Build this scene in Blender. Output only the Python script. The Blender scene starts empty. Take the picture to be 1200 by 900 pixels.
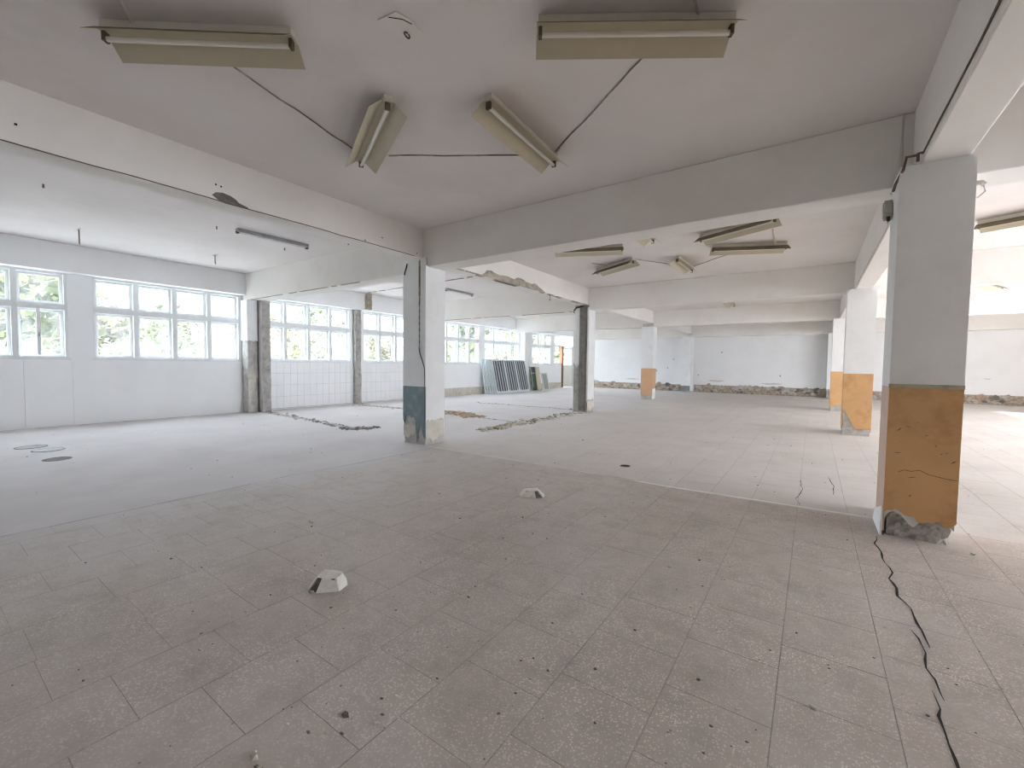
import bpy, bmesh, math, random
from mathutils import Vector, Matrix, noise
random.seed(7)
S = bpy.context.scene
C = S.collection
R = math.radians

# ------------------------------------------------------------------ camera
H = 1.35
YAW, PITCH, ROLL = R(34.880), R(2.601), R(0.686)
fwd0 = Vector((-math.sin(YAW), math.cos(YAW), 0)); right0 = Vector((math.cos(YAW), math.sin(YAW), 0)); up0 = Vector((0, 0, 1))
fwd = fwd0*math.cos(PITCH) - up0*math.sin(PITCH); up1 = up0*math.cos(PITCH) + fwd0*math.sin(PITCH)
rgt = right0*math.cos(ROLL) + up1*math.sin(ROLL); up = up1*math.cos(ROLL) - right0*math.sin(ROLL)
cam = bpy.data.cameras.new('camera'); cam_o = bpy.data.objects.new('camera', cam); C.objects.link(cam_o)
cam.sensor_fit = 'HORIZONTAL'; cam.sensor_width = 36.0; cam.lens = 505.74/1200*36.0; cam.clip_end = 400; cam.clip_start = 0.02
cam_o.matrix_world = Matrix(((rgt.x, up.x, -fwd.x, 0), (rgt.y, up.y, -fwd.y, 0), (rgt.z, up.z, -fwd.z, H), (0, 0, 0, 1)))
S.camera = cam_o

# ------------------------------------------------------------------ world, sun, exposure
SKY, SUN, EXPO = 5.0, 8.0, 2.25
w = bpy.data.worlds.new('sky'); S.world = w; w.use_nodes = True
bg = w.node_tree.nodes['Background']; bg.inputs[0].default_value = (0.81, 0.875, 1.0, 1); bg.inputs[1].default_value = SKY
sun = bpy.data.lights.new('sun', 'SUN'); sun.energy = SUN; sun.angle = R(3.0); sun.color = (1.0, 0.88, 0.72)
sun_o = bpy.data.objects.new('sun', sun); C.objects.link(sun_o)
sun_o.rotation_euler = Vector((-.78, .36, -.51)).to_track_quat('-Z', 'Y').to_euler()
vs = S.view_settings; vs.view_transform = 'Standard'; vs.look = 'None'; vs.exposure = EXPO; vs.gamma = 1.0; vs.use_curve_mapping = False
S.cycles.max_bounces = 14; S.cycles.diffuse_bounces = 10; S.cycles.transparent_max_bounces = 16
S.cycles.caustics_reflective = False; S.cycles.caustics_refractive = False; S.cycles.sample_clamp_indirect = 8.0; S.cycles.sample_clamp_direct = 0.7; S.cycles.filter_width = 1.2

# ------------------------------------------------------------------ helpers
class MB:
    def __init__(s): s.v = []; s.f = []
    def box(s, x0, x1, y0, y1, z0, z1):
        n = len(s.v)
        s.v += [(x0,y0,z0),(x1,y0,z0),(x1,y1,z0),(x0,y1,z0),(x0,y0,z1),(x1,y0,z1),(x1,y1,z1),(x0,y1,z1)]
        s.f += [tuple(n+i for i in q) for q in ((0,3,2,1),(4,5,6,7),(0,1,5,4),(1,2,6,5),(2,3,7,6),(3,0,4,7))]
        return s
    def hull8(s, p):            # eight corners, bottom four then top four
        n = len(s.v); s.v += [tuple(q) for q in p]
        s.f += [tuple(n+i for i in q) for q in ((0,3,2,1),(4,5,6,7),(0,1,5,4),(1,2,6,5),(2,3,7,6),(3,0,4,7))]
        return s
    def prism(s, pts, d):       # polygon (3-D points) extruded along vector d
        n = len(s.v); k = len(pts); d = Vector(d)
        s.v += [tuple(Vector(p)) for p in pts] + [tuple(Vector(p)+d) for p in pts]
        s.f.append(tuple(n+i for i in range(k-1, -1, -1))); s.f.append(tuple(n+k+i for i in range(k)))
        for i in range(k):
            j = (i+1) % k; s.f.append((n+i, n+j, n+k+j, n+k+i))
        return s
    def tube(s, pts, r, k=6, caps=True):
        pts = [Vector(p) for p in pts]; n = len(s.v); m = len(pts)
        for i, p in enumerate(pts):
            t = (pts[min(i+1, m-1)] - pts[max(i-1, 0)]).normalized()
            a = t.cross(Vector((0, 0, 1)))
            if a.length < 1e-3: a = t.cross(Vector((1, 0, 0)))
            a.normalize(); b = t.cross(a)
            for q in range(k):
                an = 2*math.pi*q/k; s.v.append(tuple(p + a*r*math.cos(an) + b*r*math.sin(an)))
        for i in range(m-1):
            for q in range(k):
                q2 = (q+1) % k
                s.f.append((n+i*k+q, n+i*k+q2, n+(i+1)*k+q2, n+(i+1)*k+q))
        if caps:
            s.f.append(tuple(n+q for q in range(k-1, -1, -1))); s.f.append(tuple(n+(m-1)*k+q for q in range(k)))
        return s
    def rock(s, c, rx, ry, rz, rnd, k=5):
        n = len(s.v); c = Vector(c)
        rings = [(0.55, -0.0), (1.0, 0.35), (0.6, 0.95)]
        for rr, zz in rings:
            for q in range(k):
                a = 2*math.pi*q/k + rnd.uniform(-.3, .3); j = rnd.uniform(.7, 1.2)*rr
                s.v.append((c.x+rx*j*math.cos(a), c.y+ry*j*math.sin(a), c.z+rz*zz*rnd.uniform(.8, 1.15)))
        for i in range(2):
            for q in range(k):
                q2 = (q+1) % k; s.f.append((n+i*k+q, n+i*k+q2, n+(i+1)*k+q2, n+(i+1)*k+q))
        s.f.append(tuple(n+2*k+q for q in range(k))); s.f.append(tuple(n+q for q in range(k-1, -1, -1)))
        return s
    def build(s, name, mat, parent=None, smooth=False, bevel=0.0, local=None):
        me = bpy.data.meshes.new(name)
        vv = s.v if local is None else [tuple(Vector(p)-Vector(local)) for p in s.v]
        me.from_pydata(vv, [], s.f); me.update()
        me.materials.append(mat)
        if smooth: me.shade_smooth()
        o = bpy.data.objects.new(name, me); C.objects.link(o)
        if local is not None: o.location = local
        if parent: o.parent = parent
        if bevel:
            b = o.modifiers.new('bevel', 'BEVEL'); b.width = bevel; b.segments = 2; b.limit_method = 'ANGLE'
        return o

def tag(o, label=None, cat=None, group=None, kind=None):
    if label: o['label'] = label
    if cat: o['category'] = cat
    if group: o['group'] = group
    if kind: o['kind'] = kind
    return o
def empty(name, loc=(0, 0, 0), rz=0.0):
    o = bpy.data.objects.new(name, None); C.objects.link(o); o.location = loc; o.rotation_euler = (0, 0, rz); o.empty_display_size = .1
    return o
def struct(o, label=None):
    o['kind'] = 'structure'
    if label: o['label'] = label
    return o

# ------------------------------------------------------------------ materials
def mat(name, col, rough=.75, var=.06, vscale=3.0, stain=None, stain_amt=.0, stain_scale=1.2, bump=.0, bscale=40., metal=0., spec=.3, speck=None, speck_scale=60., speck_cut=.06, rand=0.):
    m = bpy.data.materials.new(name); m.use_nodes = True; nt = m.node_tree; N = nt.nodes; L = nt.links
    b = N['Principled BSDF']; b.inputs['Roughness'].default_value = rough; b.inputs['Metallic'].default_value = metal; b.inputs['Specular IOR Level'].default_value = spec
    geo = N.new('ShaderNodeNewGeometry')
    def nz(scale, detail=5, rough_=.6):
        t = N.new('ShaderNodeTexNoise'); t.inputs['Scale'].default_value = scale; t.inputs['Detail'].default_value = detail; t.inputs['Roughness'].default_value = rough_
        L.new(geo.outputs['Position'], t.inputs['Vector']); return t
    n1 = nz(vscale)
    mr = N.new('ShaderNodeMapRange'); L.new(n1.outputs['Fac'], mr.inputs['Value'])
    mr.inputs['From Min'].default_value = .3; mr.inputs['From Max'].default_value = .7; mr.inputs['To Min'].default_value = 1-var; mr.inputs['To Max'].default_value = 1+var
    hsv = N.new('ShaderNodeHueSaturation'); hsv.inputs['Color'].default_value = (*col, 1); L.new(mr.outputs['Result'], hsv.inputs['Value'])
    out = hsv.outputs['Color']
    if rand:
        oi = N.new('ShaderNodeObjectInfo'); m2 = N.new('ShaderNodeMapRange'); L.new(oi.outputs['Random'], m2.inputs['Value']); m2.inputs['To Min'].default_value = 1-rand; m2.inputs['To Max'].default_value = 1+rand
        h2 = N.new('ShaderNodeHueSaturation'); L.new(out, h2.inputs['Color']); L.new(m2.outputs['Result'], h2.inputs['Value']); out = h2.outputs['Color']
    if stain:
        n2 = nz(stain_scale, 8, .65); cr = N.new('ShaderNodeMapRange'); L.new(n2.outputs['Fac'], cr.inputs['Value'])
        cr.inputs['From Min'].default_value = .5; cr.inputs['From Max'].default_value = .72; cr.inputs['To Max'].default_value = stain_amt
        mx = N.new('ShaderNodeMix'); mx.data_type = 'RGBA'; L.new(cr.outputs['Result'], mx.inputs['Factor']); L.new(out, mx.inputs['A']); mx.inputs['B'].default_value = (*stain, 1); out = mx.outputs['Result']
    if speck:
        vo = N.new('ShaderNodeTexVoronoi'); vo.inputs['Scale'].default_value = speck_scale; L.new(geo.outputs['Position'], vo.inputs['Vector'])
        lt = N.new('ShaderNodeMath'); lt.operation = 'LESS_THAN'; L.new(vo.outputs['Distance'], lt.inputs[0]); lt.inputs[1].default_value = speck_cut
        mx = N.new('ShaderNodeMix'); mx.data_type = 'RGBA'; L.new(lt.outputs[0], mx.inputs['Factor']); L.new(out, mx.inputs['A']); mx.inputs['B'].default_value = (*speck, 1); out = mx.outputs['Result']
    L.new(out, b.inputs['Base Color'])
    if bump:
        n3 = nz(bscale, 6); bp = N.new('ShaderNodeBump'); bp.inputs['Strength'].default_value = bump; bp.inputs['Distance'].default_value = .01
        L.new(n3.outputs['Fac'], bp.inputs['Height']); L.new(bp.outputs['Normal'], b.inputs['Normal'])
    return m

M = {}
M['ceiling'] = mat('ceiling_whitewash', (.795, .758, .738), .9, .03, .8, (.655, .615, .59), .40, .9, .10, 25)
M['beam'] = mat('beam_whitewash', (.80, .78, .745), .9, .03, 1.2, (.66, .62, .57), .35, 1.0, .10, 30)
M['wall'] = mat('wall_limewash', (.84, .85, .85), .85, .02, 1.0, (.74, .74, .72), .4, .8, .08, 30)
M['white'] = mat('white_plaster', (.82, .835, .83), .7, .03, 2.0, (.70, .70, .67), .5, 2.5, .10, 30)
M['walltile'] = mat('white_glazed_tile', (.84, .85, .85), .35, .02, 2.0, (.76, .77, .77), .4, 1.5, rand=.008, spec=.5)
M['grout'] = mat('grout', (.44, .45, .46), .9, .06, 8)
M['cream_plaster'] = mat('cream_plaster', (.60, .57, .49), .85, .10, 5, (.38, .35, .30), .8, 6, .35, 40)
M['concrete'] = mat('bare_concrete', (.42, .405, .38), .95, .18, 8, (.17, .155, .14), .8, 5, .8, 45)
M['concrete_dark'] = mat('dark_concrete', (.20, .185, .165), .95, .2, 9, (.10, .09, .08), .8, 6, .8, 45)
M['concrete_pale'] = mat('pale_concrete', (.50, .48, .45), .95, .15, 7, (.28, .26, .24), .8, 5, .7, 40)
M['concrete_mix'] = mat('chunky_concrete', (.54, .52, .485), .95, .2, 9, (.15, .135, .115), .9, 7, .9, 40)
M['orange'] = mat('ochre_oil_paint', (.66, .395, .185), .55, .07, 2.2, (.42, .21, .085), .7, 3.0, .12, 30, speck=(.40, .20, .08), speck_scale=9, speck_cut=.05)
M['peach'] = mat('west_peach_paint', (.60, .45, .36), .65, .06, 4, (.46, .34, .28), .6, 6, .1, 30)  # peach tone for the near column's west dado, its other faces are ochre
M['teal'] = mat('teal_oil_paint', (.165, .232, .252), .6, .10, 5, (.40, .43, .42), .6, 7, .15, 30)
M['olive_trim'] = mat('olive_trim', (.46, .42, .31), .8, .12, 6, (.25, .2, .13), .7, 8, .2, 40)
M['screed'] = mat('dusty_screed', (.60, .575, .565), .95, .05, 1.2, (.46, .44, .425), .45, .7, .12, 30, speck=(.34, .31, .29), speck_scale=5, speck_cut=.03)
M['joint'] = mat('joint_dirt', (.42, .385, .36), .95, .12, 4, (.13, .115, .10), .9, 2.0)
M['crackdirt'] = mat('crack_dirt', (.035, .03, .028), 1, .3, 20)
M['scuff'] = mat('pale_screed_ridge', (.76, .745, .72), .95, .1, 6)
M['dark'] = mat('black_dirt', (.04, .036, .032), 1, .2, 15)
M['winpaint'] = mat('window_paint', (.74, .76, .76), .5, .03, 5, (.60, .62, .62), .4, 4)
M['lamp_metal'] = mat('aged_lamp_enamel', (.52, .47, .35), .5, .05, 5, (.40, .35, .25), .5, 5, spec=.4)
M['lamp_back'] = mat('sooty_lamp_back', (.20, .165, .11), .7, .15, 5, (.32, .28, .2), .6, 6)
M['lamp_body'] = mat('lamp_batten_enamel', (.60, .57, .49), .5, .05, 5)
M['lamp_holder'] = mat('brown_lampholder', (.12, .09, .06), .6)
M['tube'] = mat('fluorescent_glass', (.74, .72, .66), .25, .02, 3, spec=.5)
M['greymetal'] = mat('grey_metal', (.30, .31, .31), .45, .12, 6, (.15, .15, .15), .7, 8, metal=.5)
M['cable'] = mat('sooty_cable', (.30, .265, .235), .8, .3, 9, (.62, .58, .55), .95, 7)
M['pipe'] = mat('painted_conduit', (.62, .59, .54), .7, .05, 5)
M['brown_cable'] = mat('brown_cable', (.16, .115, .085), .8, .2, 10)
M['box'] = mat('junction_box_plastic', (.46, .46, .42), .6, .06, 9)
M['wood'] = mat('brown_wood', (.22, .10, .045), .6, .12, 6, (.22, .10, .05), .6, 8)
M['frameblue'] = mat('pale_blue_enamel', (.66, .72, .74), .45, .04, 6)
M['bar'] = mat('grille_bar_paint', (.60, .64, .67), .5, .05, 6)
M['darkfill'] = mat('dark_wire_screen', (.10, .11, .125), .7, .15, 6)
M['creamboard'] = mat('cream_board', (.60, .56, .43), .7, .06, 5)
M['greenboard'] = mat('dark_green_board', (.075, .12, .11), .6, .1, 5)
M['battengrey'] = mat('grey_enamel', (.46, .47, .47), .5, .1, 6, (.28, .28, .28), .6, 9)
M['scaled'] = mat('scaled_limewash', (.66, .645, .61), .9, .08, 6, (.5, .47, .43), .8, 8)
M['screen'] = mat('grey_screen', (.38, .41, .39), .7, .1, 8)
M['doorwhite'] = mat('door_paint', (.70, .69, .63), .55, .04, 4, (.56, .54, .48), .5, 4)
M['boxwhite'] = mat('chipped_white_enamel', (.70, .68, .62), .6, .05, 14, (.48, .45, .38), .7, 18)
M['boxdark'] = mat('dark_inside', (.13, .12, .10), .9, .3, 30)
M['brick'] = mat('brick_rubble', (.44, .30, .22), .95, .3, 14, (.46, .41, .35), .9, 9, .6, 50, rand=.1)
M['stone'] = mat('mixed_rubble', (.38, .31, .24), .95, .4, 11, (.60, .55, .47), .9, 7, .6, 40)
M['rust'] = mat('rusty_iron', (.17, .11, .075), .8, .25, 20, metal=.3)
M['leaf'] = mat('leaf', (.036, .048, .016), .8, .3, 1.0)
M['leaf2'] = mat('leaf_yellowish', (.055, .055, .020), .8, .3, 1.0)
M['bark'] = mat('bark', (.20, .16, .12), .9, .2, 6)
M['grass'] = mat('pale_yard', (.30, .29, .26), .95, .12, .6)
M['facade'] = mat('cream_facade', (.13, .12, .095), .9, .05, 1)
M['facade_win'] = mat('facade_window', (.04, .045, .05), .4, .1, 3)
M['roof'] = mat('roof_red', (.10, .06, .045), .9, .1, 3)

def glass_mat():
    m = bpy.data.materials.new('dusty_glass'); m.use_nodes = True; nt = m.node_tree; N = nt.nodes; L = nt.links; N.clear()
    o = N.new('ShaderNodeOutputMaterial'); tr = N.new('ShaderNodeBsdfTransparent'); tr.inputs[0].default_value = (.95, .97, .97, 1)
    tl = N.new('ShaderNodeBsdfTranslucent'); tl.inputs[0].default_value = (.85, .87, .86, 1)
    gl = N.new('ShaderNodeBsdfGlossy'); gl.inputs['Roughness'].default_value = .08
    geo = N.new('ShaderNodeNewGeometry'); n = N.new('ShaderNodeTexNoise'); n.inputs['Scale'].default_value = 3; n.inputs['Detail'].default_value = 6; L.new(geo.outputs['Position'], n.inputs['Vector'])
    mr = N.new('ShaderNodeMapRange'); L.new(n.outputs['Fac'], mr.inputs['Value']); mr.inputs['From Min'].default_value = .35; mr.inputs['From Max'].default_value = .7; mr.inputs['To Min'].default_value = .008; mr.inputs['To Max'].default_value = .045
    a = N.new('ShaderNodeMixShader'); L.new(mr.outputs['Result'], a.inputs[0]); L.new(tr.outputs[0], a.inputs[1]); L.new(tl.outputs[0], a.inputs[2])
    c = N.new('ShaderNodeMixShader'); c.inputs[0].default_value = .05; L.new(a.outputs[0], c.inputs[1]); L.new(gl.outputs[0], c.inputs[2]); L.new(c.outputs[0], o.inputs[0])
    return m
M['glass'] = glass_mat()

def terrazzo():
    m = bpy.data.materials.new('dusty_terrazzo'); m.use_nodes = True; nt = m.node_tree; N = nt.nodes; L = nt.links
    b = N['Principled BSDF']; b.inputs['Roughness'].default_value = .8; b.inputs['Specular IOR Level'].default_value = .25
    geo = N.new('ShaderNodeNewGeometry'); P = geo.outputs['Position']
    def nz(s, d=5, r=.6):
        t = N.new('ShaderNodeTexNoise'); t.inputs['Scale'].default_value = s; t.inputs['Detail'].default_value = d; t.inputs['Roughness'].default_value = r; L.new(P, t.inputs['Vector']); return t.outputs['Fac']
    def rng(x, a, b_, c, d):
        t = N.new('ShaderNodeMapRange'); L.new(x, t.inputs['Value']); t.inputs['From Min'].default_value = a; t.inputs['From Max'].default_value = b_; t.inputs['To Min'].default_value = c; t.inputs['To Max'].default_value = d; return t.outputs['Result']
    def mix(f, a, c):
        t = N.new('ShaderNodeMix'); t.data_type = 'RGBA'
        for s, v in (('Factor', f), ('A', a), ('B', c)):
            if isinstance(v, (tuple, float)): t.inputs[s].default_value = v if isinstance(v, float) else (*v, 1)
            else: L.new(v, t.inputs[s])
        return t.outputs['Result']
    oi = N.new('ShaderNodeObjectInfo')
    base = mix(rng(nz(.55, 4), .35, .65, 0, 1), (.455, .405, .355), (.53, .478, .428))
    # marble chips
    vo = N.new('ShaderNodeTexVoronoi'); vo.inputs['Scale'].default_value = 105; L.new(P, vo.inputs['Vector'])
    sep = N.new('ShaderNodeSeparateColor'); L.new(vo.outputs['Color'], sep.inputs[0])
    lt = N.new('ShaderNodeMath'); lt.operation = 'LESS_THAN'; L.new(vo.outputs['Distance'], lt.inputs[0]); lt.inputs[1].default_value = .42
    gt = N.new('ShaderNodeMath'); gt.operation = 'GREATER_THAN'; L.new(sep.outputs[0], gt.inputs[0]); gt.inputs[1].default_value = .5
    mu = N.new('ShaderNodeMath'); mu.operation = 'MULTIPLY'; L.new(lt.outputs[0], mu.inputs[0]); L.new(gt.outputs[0], mu.inputs[1])
    chipmask = N.new('ShaderNodeMath'); chipmask.operation = 'MULTIPLY'; L.new(mu.outputs[0], chipmask.inputs[0]); L.new(rng(nz(1.6, 5), .34, .58, .2, .85), chipmask.inputs[1])
    col = mix(chipmask.outputs[0], base, (.76, .72, .66))
    # dark pits
    v2 = N.new('ShaderNodeTexVoronoi'); v2.inputs['Scale'].default_value = 14; L.new(P, v2.inputs['Vector'])
    l2 = N.new('ShaderNodeMath'); l2.operation = 'LESS_THAN'; L.new(v2.outputs['Distance'], l2.inputs[0]); l2.inputs[1].default_value = .055
    s2 = N.new('ShaderNodeSeparateColor'); L.new(v2.outputs['Color'], s2.inputs[0]); g2 = N.new('ShaderNodeMath'); g2.operation = 'GREATER_THAN'; L.new(s2.outputs[0], g2.inputs[0]); g2.inputs[1].default_value = .5
    m2 = N.new('ShaderNodeMath'); m2.operation = 'MULTIPLY'; L.new(l2.outputs[0], m2.inputs[0]); L.new(g2.outputs[0], m2.inputs[1])
    col = mix(m2.outputs[0], col, (.10, .085, .075))
    # fine dirt mottling and dust film
    col = mix(rng(nz(5, 9, .75), .46, .72, 0, .65), col, (.33, .295, .265))
    col = mix(rng(nz(.9, 9, .68), .46, .72, 0, .62), col, (.615, .57, .545))
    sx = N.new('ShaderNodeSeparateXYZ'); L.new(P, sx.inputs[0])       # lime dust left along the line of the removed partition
    du = N.new('ShaderNodeMath'); du.operation = 'MULTIPLY'; L.new(rng(sx.outputs[0], -2.2, -5.0, 0, 1), du.inputs[0]); L.new(rng(nz(1.7, 9, .7), .36, .62, .1, .9), du.inputs[1])
    col = mix(du.outputs[0], col, (.60, .58, .565))
    fn = N.new('ShaderNodeMath'); fn.operation = 'MULTIPLY'           # floor colour turns paler beyond the line of the removed partition
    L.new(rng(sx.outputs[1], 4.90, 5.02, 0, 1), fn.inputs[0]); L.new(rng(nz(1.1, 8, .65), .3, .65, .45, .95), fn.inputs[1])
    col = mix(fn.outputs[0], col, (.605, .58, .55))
    hs = N.new('ShaderNodeHueSaturation'); L.new(col, hs.inputs['Color']); L.new(rng(oi.outputs['Random'], 0, 1, .985, 1.015), hs.inputs['Value'])
    L.new(hs.outputs['Color'], b.inputs['Base Color'])
    bp = N.new('ShaderNodeBump'); bp.inputs['Strength'].default_value = .25; bp.inputs['Distance'].default_value = .004; L.new(nz(60, 6), bp.inputs['Height']); L.new(bp.outputs['Normal'], b.inputs['Normal'])
    return m
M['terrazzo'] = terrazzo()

# ------------------------------------------------------------------ the shell
XL, XR, YF, YB = -12.38, 9.4, -6.0, 24.5       # window wall, right wall, wall behind the camera, back wall
ZC, ZCL = 3.53, 3.62                            # ceiling of the middle/right bays, of the window bay
SILL, WTOP = 1.36, 3.07

floor = struct(MB().box(XL-.3, XR+.3, YF-.3, YB+.3, -.25, -.0018).build('floor', M['joint']), 'dusty grey terrazzo tile and screed floor of the hall')
MB().box(XL-.3, -5.0, YF-.3, YB+.3, -.2, 0.0).build('screed', M['screed'], floor)
struct(MB().box(-5.43, XR+.3, YF-.3, YB+.3, ZC, ZC+.3).box(XL-.3, -5.43, YF-.3, YB+.3, ZCL, ZCL+.3).build('ceiling', M['ceiling']), 'whitewashed concrete ceiling slab')

# ---- floor tiles: strips 0.39 m wide along Y, joints staggered
TS, GAP = .39, .0032
def tile_off(i):
    x = -1.25 + TS*i
    known = {-5: .33, -4: .32, -3: .10, -2: .30, -1: .11, 0: .287, 1: .08, 2: .28}
    return known.get(i, .10 if i % 2 else .295)
tm = MB(); h = (TS-GAP)/2; g_ = (TS-.0012)/2; bz = .0009
tm.v = [(-h,-g_,-.012),(h,-g_,-.012),(h,g_,-.012),(-h,g_,-.012),(-h,-g_,-bz),(h,-g_,-bz),(h,g_,-bz),(-h,g_,-bz),(-h+bz,-g_+bz,0),(h-bz,-g_+bz,0),(h-bz,g_-bz,0),(-h+bz,g_-bz,0)]
tm.f = [(0,1,5,4),(1,2,6,5),(2,3,7,6),(3,0,4,7),(4,5,9,8),(5,6,10,9),(6,7,11,10),(7,4,8,11),(8,9,10,11)]
tile_me = None
tiles = []
blocked = lambda x, y: False
for i in range(-10, 28):
    x0 = -1.25 + TS*i; x1 = x0+TS
    if x1 < -4.98 or x0 > XR: continue
    j0 = math.floor((YF - tile_off(i))/TS)
    for j in range(j0, 90):
        y0 = tile_off(i)+TS*j
        if y0 > YB or y0+TS < YF: continue
        tiles.append((x0, x1, y0, y0+TS))
def in_view(x, y):
    d = Vector((x, y, -H)); z = d.dot(fwd)
    if z < .2: return None
    px = d.dot(rgt)/z*505.74; py = -d.dot(up)/z*505.74
    return z if abs(px) < 600 and py < 470 else None
vis = []
for t in tiles:
    cx_, cy_ = (t[0]+t[1])/2, (t[2]+t[3])/2
    full = t[0] > -5.0 and t[1] < XR
    d = min([q for q in (in_view(cx_+a, cy_+b) for a in (-.18, 0, .18) for b in (-.18, 0, .18)) if q] or [1e9])
    if full and d < 1e8: vis.append((math.hypot(cx_, cy_), t))
vis.sort(); near = {t for _, t in vis[:300]}
rt = random.Random(3)
rest = MB()
for t in tiles:
    if t in near:
        if tile_me is None:
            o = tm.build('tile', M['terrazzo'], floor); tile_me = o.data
        else:
            o = bpy.data.objects.new('tile', tile_me); C.objects.link(o); o.parent = floor
        o.location = ((t[0]+t[1])/2, (t[2]+t[3])/2, rt.uniform(-.0005, .0004)); o.rotation_euler = (rt.uniform(-.001, .001), rt.uniform(-.001, .001), rt.uniform(-.002, .002))
    else:
        rest.box(max(t[0], -5.0)+GAP/2, min(t[1], XR)-GAP/2, t[2]+.0006, t[3]-.0006, -.012, rt.uniform(-.0004, .0003))
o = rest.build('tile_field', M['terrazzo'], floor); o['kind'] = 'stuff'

# ---- ribbons lying in the floor: cracks, ridges, partition lines
def ribbon(name, pts, wmin, wmax, m, z=.0016, hgt=.0, parent=None, seed=1, jit=.0, step=.06):
    rnd = random.Random(seed); P = []
    for a, b in zip(pts[:-1], pts[1:]):
        a = Vector((*a, 0)); b = Vector((*b, 0)); n = max(1, int((b-a).length/step))
        for k in range(n): P.append(a.lerp(b, k/n))
    P.append(Vector((*pts[-1], 0)))
    mb = MB(); n = len(P)
    for i, p in enumerate(P):
        t = (P[min(i+1, n-1)]-P[max(i-1, 0)]).normalized(); s = Vector((-t.y, t.x, 0))
        wd = rnd.uniform(wmin, wmax)/2; j = rnd.uniform(-jit, jit)
        if i in (0, n-1): wd *= .3
        a = p+s*(j-wd); b = p+s*(j+wd); c = p+s*j
        mb.v += [(a.x, a.y, z), (c.x, c.y, z+hgt*rnd.uniform(.5, 1)), (b.x, b.y, z)]
    for i in range(n-1):
        q = 3*i; mb.f += [(q, q+1, q+4, q+3), (q+1, q+2, q+5, q+4)]
    return mb.build(name, m, parent)
ck = [(.458,4.50),(.458,4.418),(.437,4.301),(.46,4.129),(.451,4.069),(.458,3.907),(.482,3.746),(.452,3.63),(.466,3.497),(.455,3.379),(.497,3.243),(.5,3.064),(.508,2.937),(.512,2.832)]
ribbon('floor_crack', ck, .004, .014, M['crackdirt'], parent=floor, seed=2, jit=.006)
ribbon('floor_crack', [(.461,2.984),(.48,2.902),(.483,2.773),(.465,2.629),(.481,2.553),(.481,2.454),(.49,2.408)], .004, .012, M['crackdirt'], parent=floor, seed=3, jit=.004)
ribbon('floor_crack', [(.462,2.46),(.466,2.342),(.446,2.289),(.45,2.208),(.452,2.135),(.449,2.064),(.454,2.029),(.46,1.7),(.44,1.4)], .004, .012, M['crackdirt'], parent=floor, seed=4, jit=.004)
ribbon('floor_crack', [(-.08,6.2),(-.05,5.7),(-.10,5.3),(-.06,5.05)], .003, .008, M['crackdirt'], parent=floor, seed=5, jit=.006)
ribbon('floor_crack', [(.2,6.6),(.24,6.1),(.22,5.7)], .003, .010, M['crackdirt'], parent=floor, seed=6, jit=.006)
ribbon('screed_ridge', [(-5.15,4.96),(-3.4,4.98),(-1.6,4.95)], .012, .03, M['scuff'], z=.0012, hgt=.004, parent=floor, seed=8, jit=.006, step=.12)
ribbon('screed_ridge', [(-1.75,4.95),(-1.3,4.94),(-.3,4.99),(.50,5.03)], .040, .055, M['scuff'], z=.0014, hgt=.003, parent=floor, seed=18, jit=.004, step=.12)
ribbon('joint_line', [(-5.03,-1),(-5.0,.43),(-5.0,1.1),(-5.01,1.85),(-5.05,2.6),(-4.96,3.66),(-4.94,4.24),(-4.95,4.9)], .006, .022, M['joint'], z=.0014, parent=floor, seed=9, jit=.004, step=.1)

# ------------------------------------------------------------------ window wall
WINS = [(-0.80, 2.05, 4), (2.42, 5.25, 4), (5.74, 8.55, 4), (9.02, 11.82, 4), (12.35, 15.18, 4), (15.52, 18.38, 4), (19.50, 21.65, 3)]
DOOR = (22.03, 24.45)
wl = MB()
X0 = XL-.30
edges = [YF-.3] + [e for wn in WINS for e in wn[:2]] + [DOOR[0], DOOR[1]] + [YB+.3]
for a, b in zip(edges[0::2], edges[1::2]): wl.box(X0, XL, a, b, 0, WTOP)         # piers between the openings
for a, b, _ in WINS: wl.box(X0, XL, a, b, 0, SILL)                               # spandrels
wl.box(X0, XL, DOOR[0], 23.0, 0, 1.40)
wall_left = struct(wl.build('wall_left', M['wall']), 'long white window wall with a band of windows')
lint = MB().box(X0, XL+.22, YF-.3, YB+.3, WTOP, ZCL)
struct(lint.build('trim_1', M['wall'], bevel=.01), 'white lintel beam running above all the windows')

# white glazed tiles under windows 3 and 4 (0.2 x 0.33 m), wide panels under windows 1 and 2, cream strip beyond
def wall_piece(name, y0, y1, z0, z1, m, t=.012):
    return MB().box(XL-.002, XL+t, y0, y1, z0, z1).build(name, m, wall_left)
base_t = MB().box(0, .012, -.0972, .0972, -.1625, .1625)
tme = None
def wtile(y, z):
    global tme
    if tme is None:
        o = base_t.build('wall_tile', M['walltile'], wall_left); tme = o.data; bv = o
    else:
        o = bpy.data.objects.new('wall_tile', tme); C.objects.link(o); o.parent = wall_left
    o.location = (XL-.002+rt.uniform(0, .0012), y, z)
for (y0, n) in ((5.76, 14), (8.93, 15)):
    MB().box(XL-.01, XL+.004, y0-.02, y0+n*.2+.02, 0.02, 1.34).build('tile_bed', M['grout'], wall_left)
    for c in range(n):
        for r_ in range(4): wtile(y0+.1+.2*c, .03+.1655+.33*r_)
ys = [-.82, 1.425, 2.088, 5.27]
for a, b in zip(ys[:-1], ys[1:]): wall_piece('wall_panel', a+.0015, b-.0015, .035, 1.335, M['wall'], .014)
for a, b in ((12.36, 14.0), (14.0, 15.4), (15.4, 18.38), (19.5, 22.0), (22.0, 22.95)):
    wall_piece('skirting_strip', a+.004, b-.004, 0, .33, M['cream_plaster'], .010)

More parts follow.
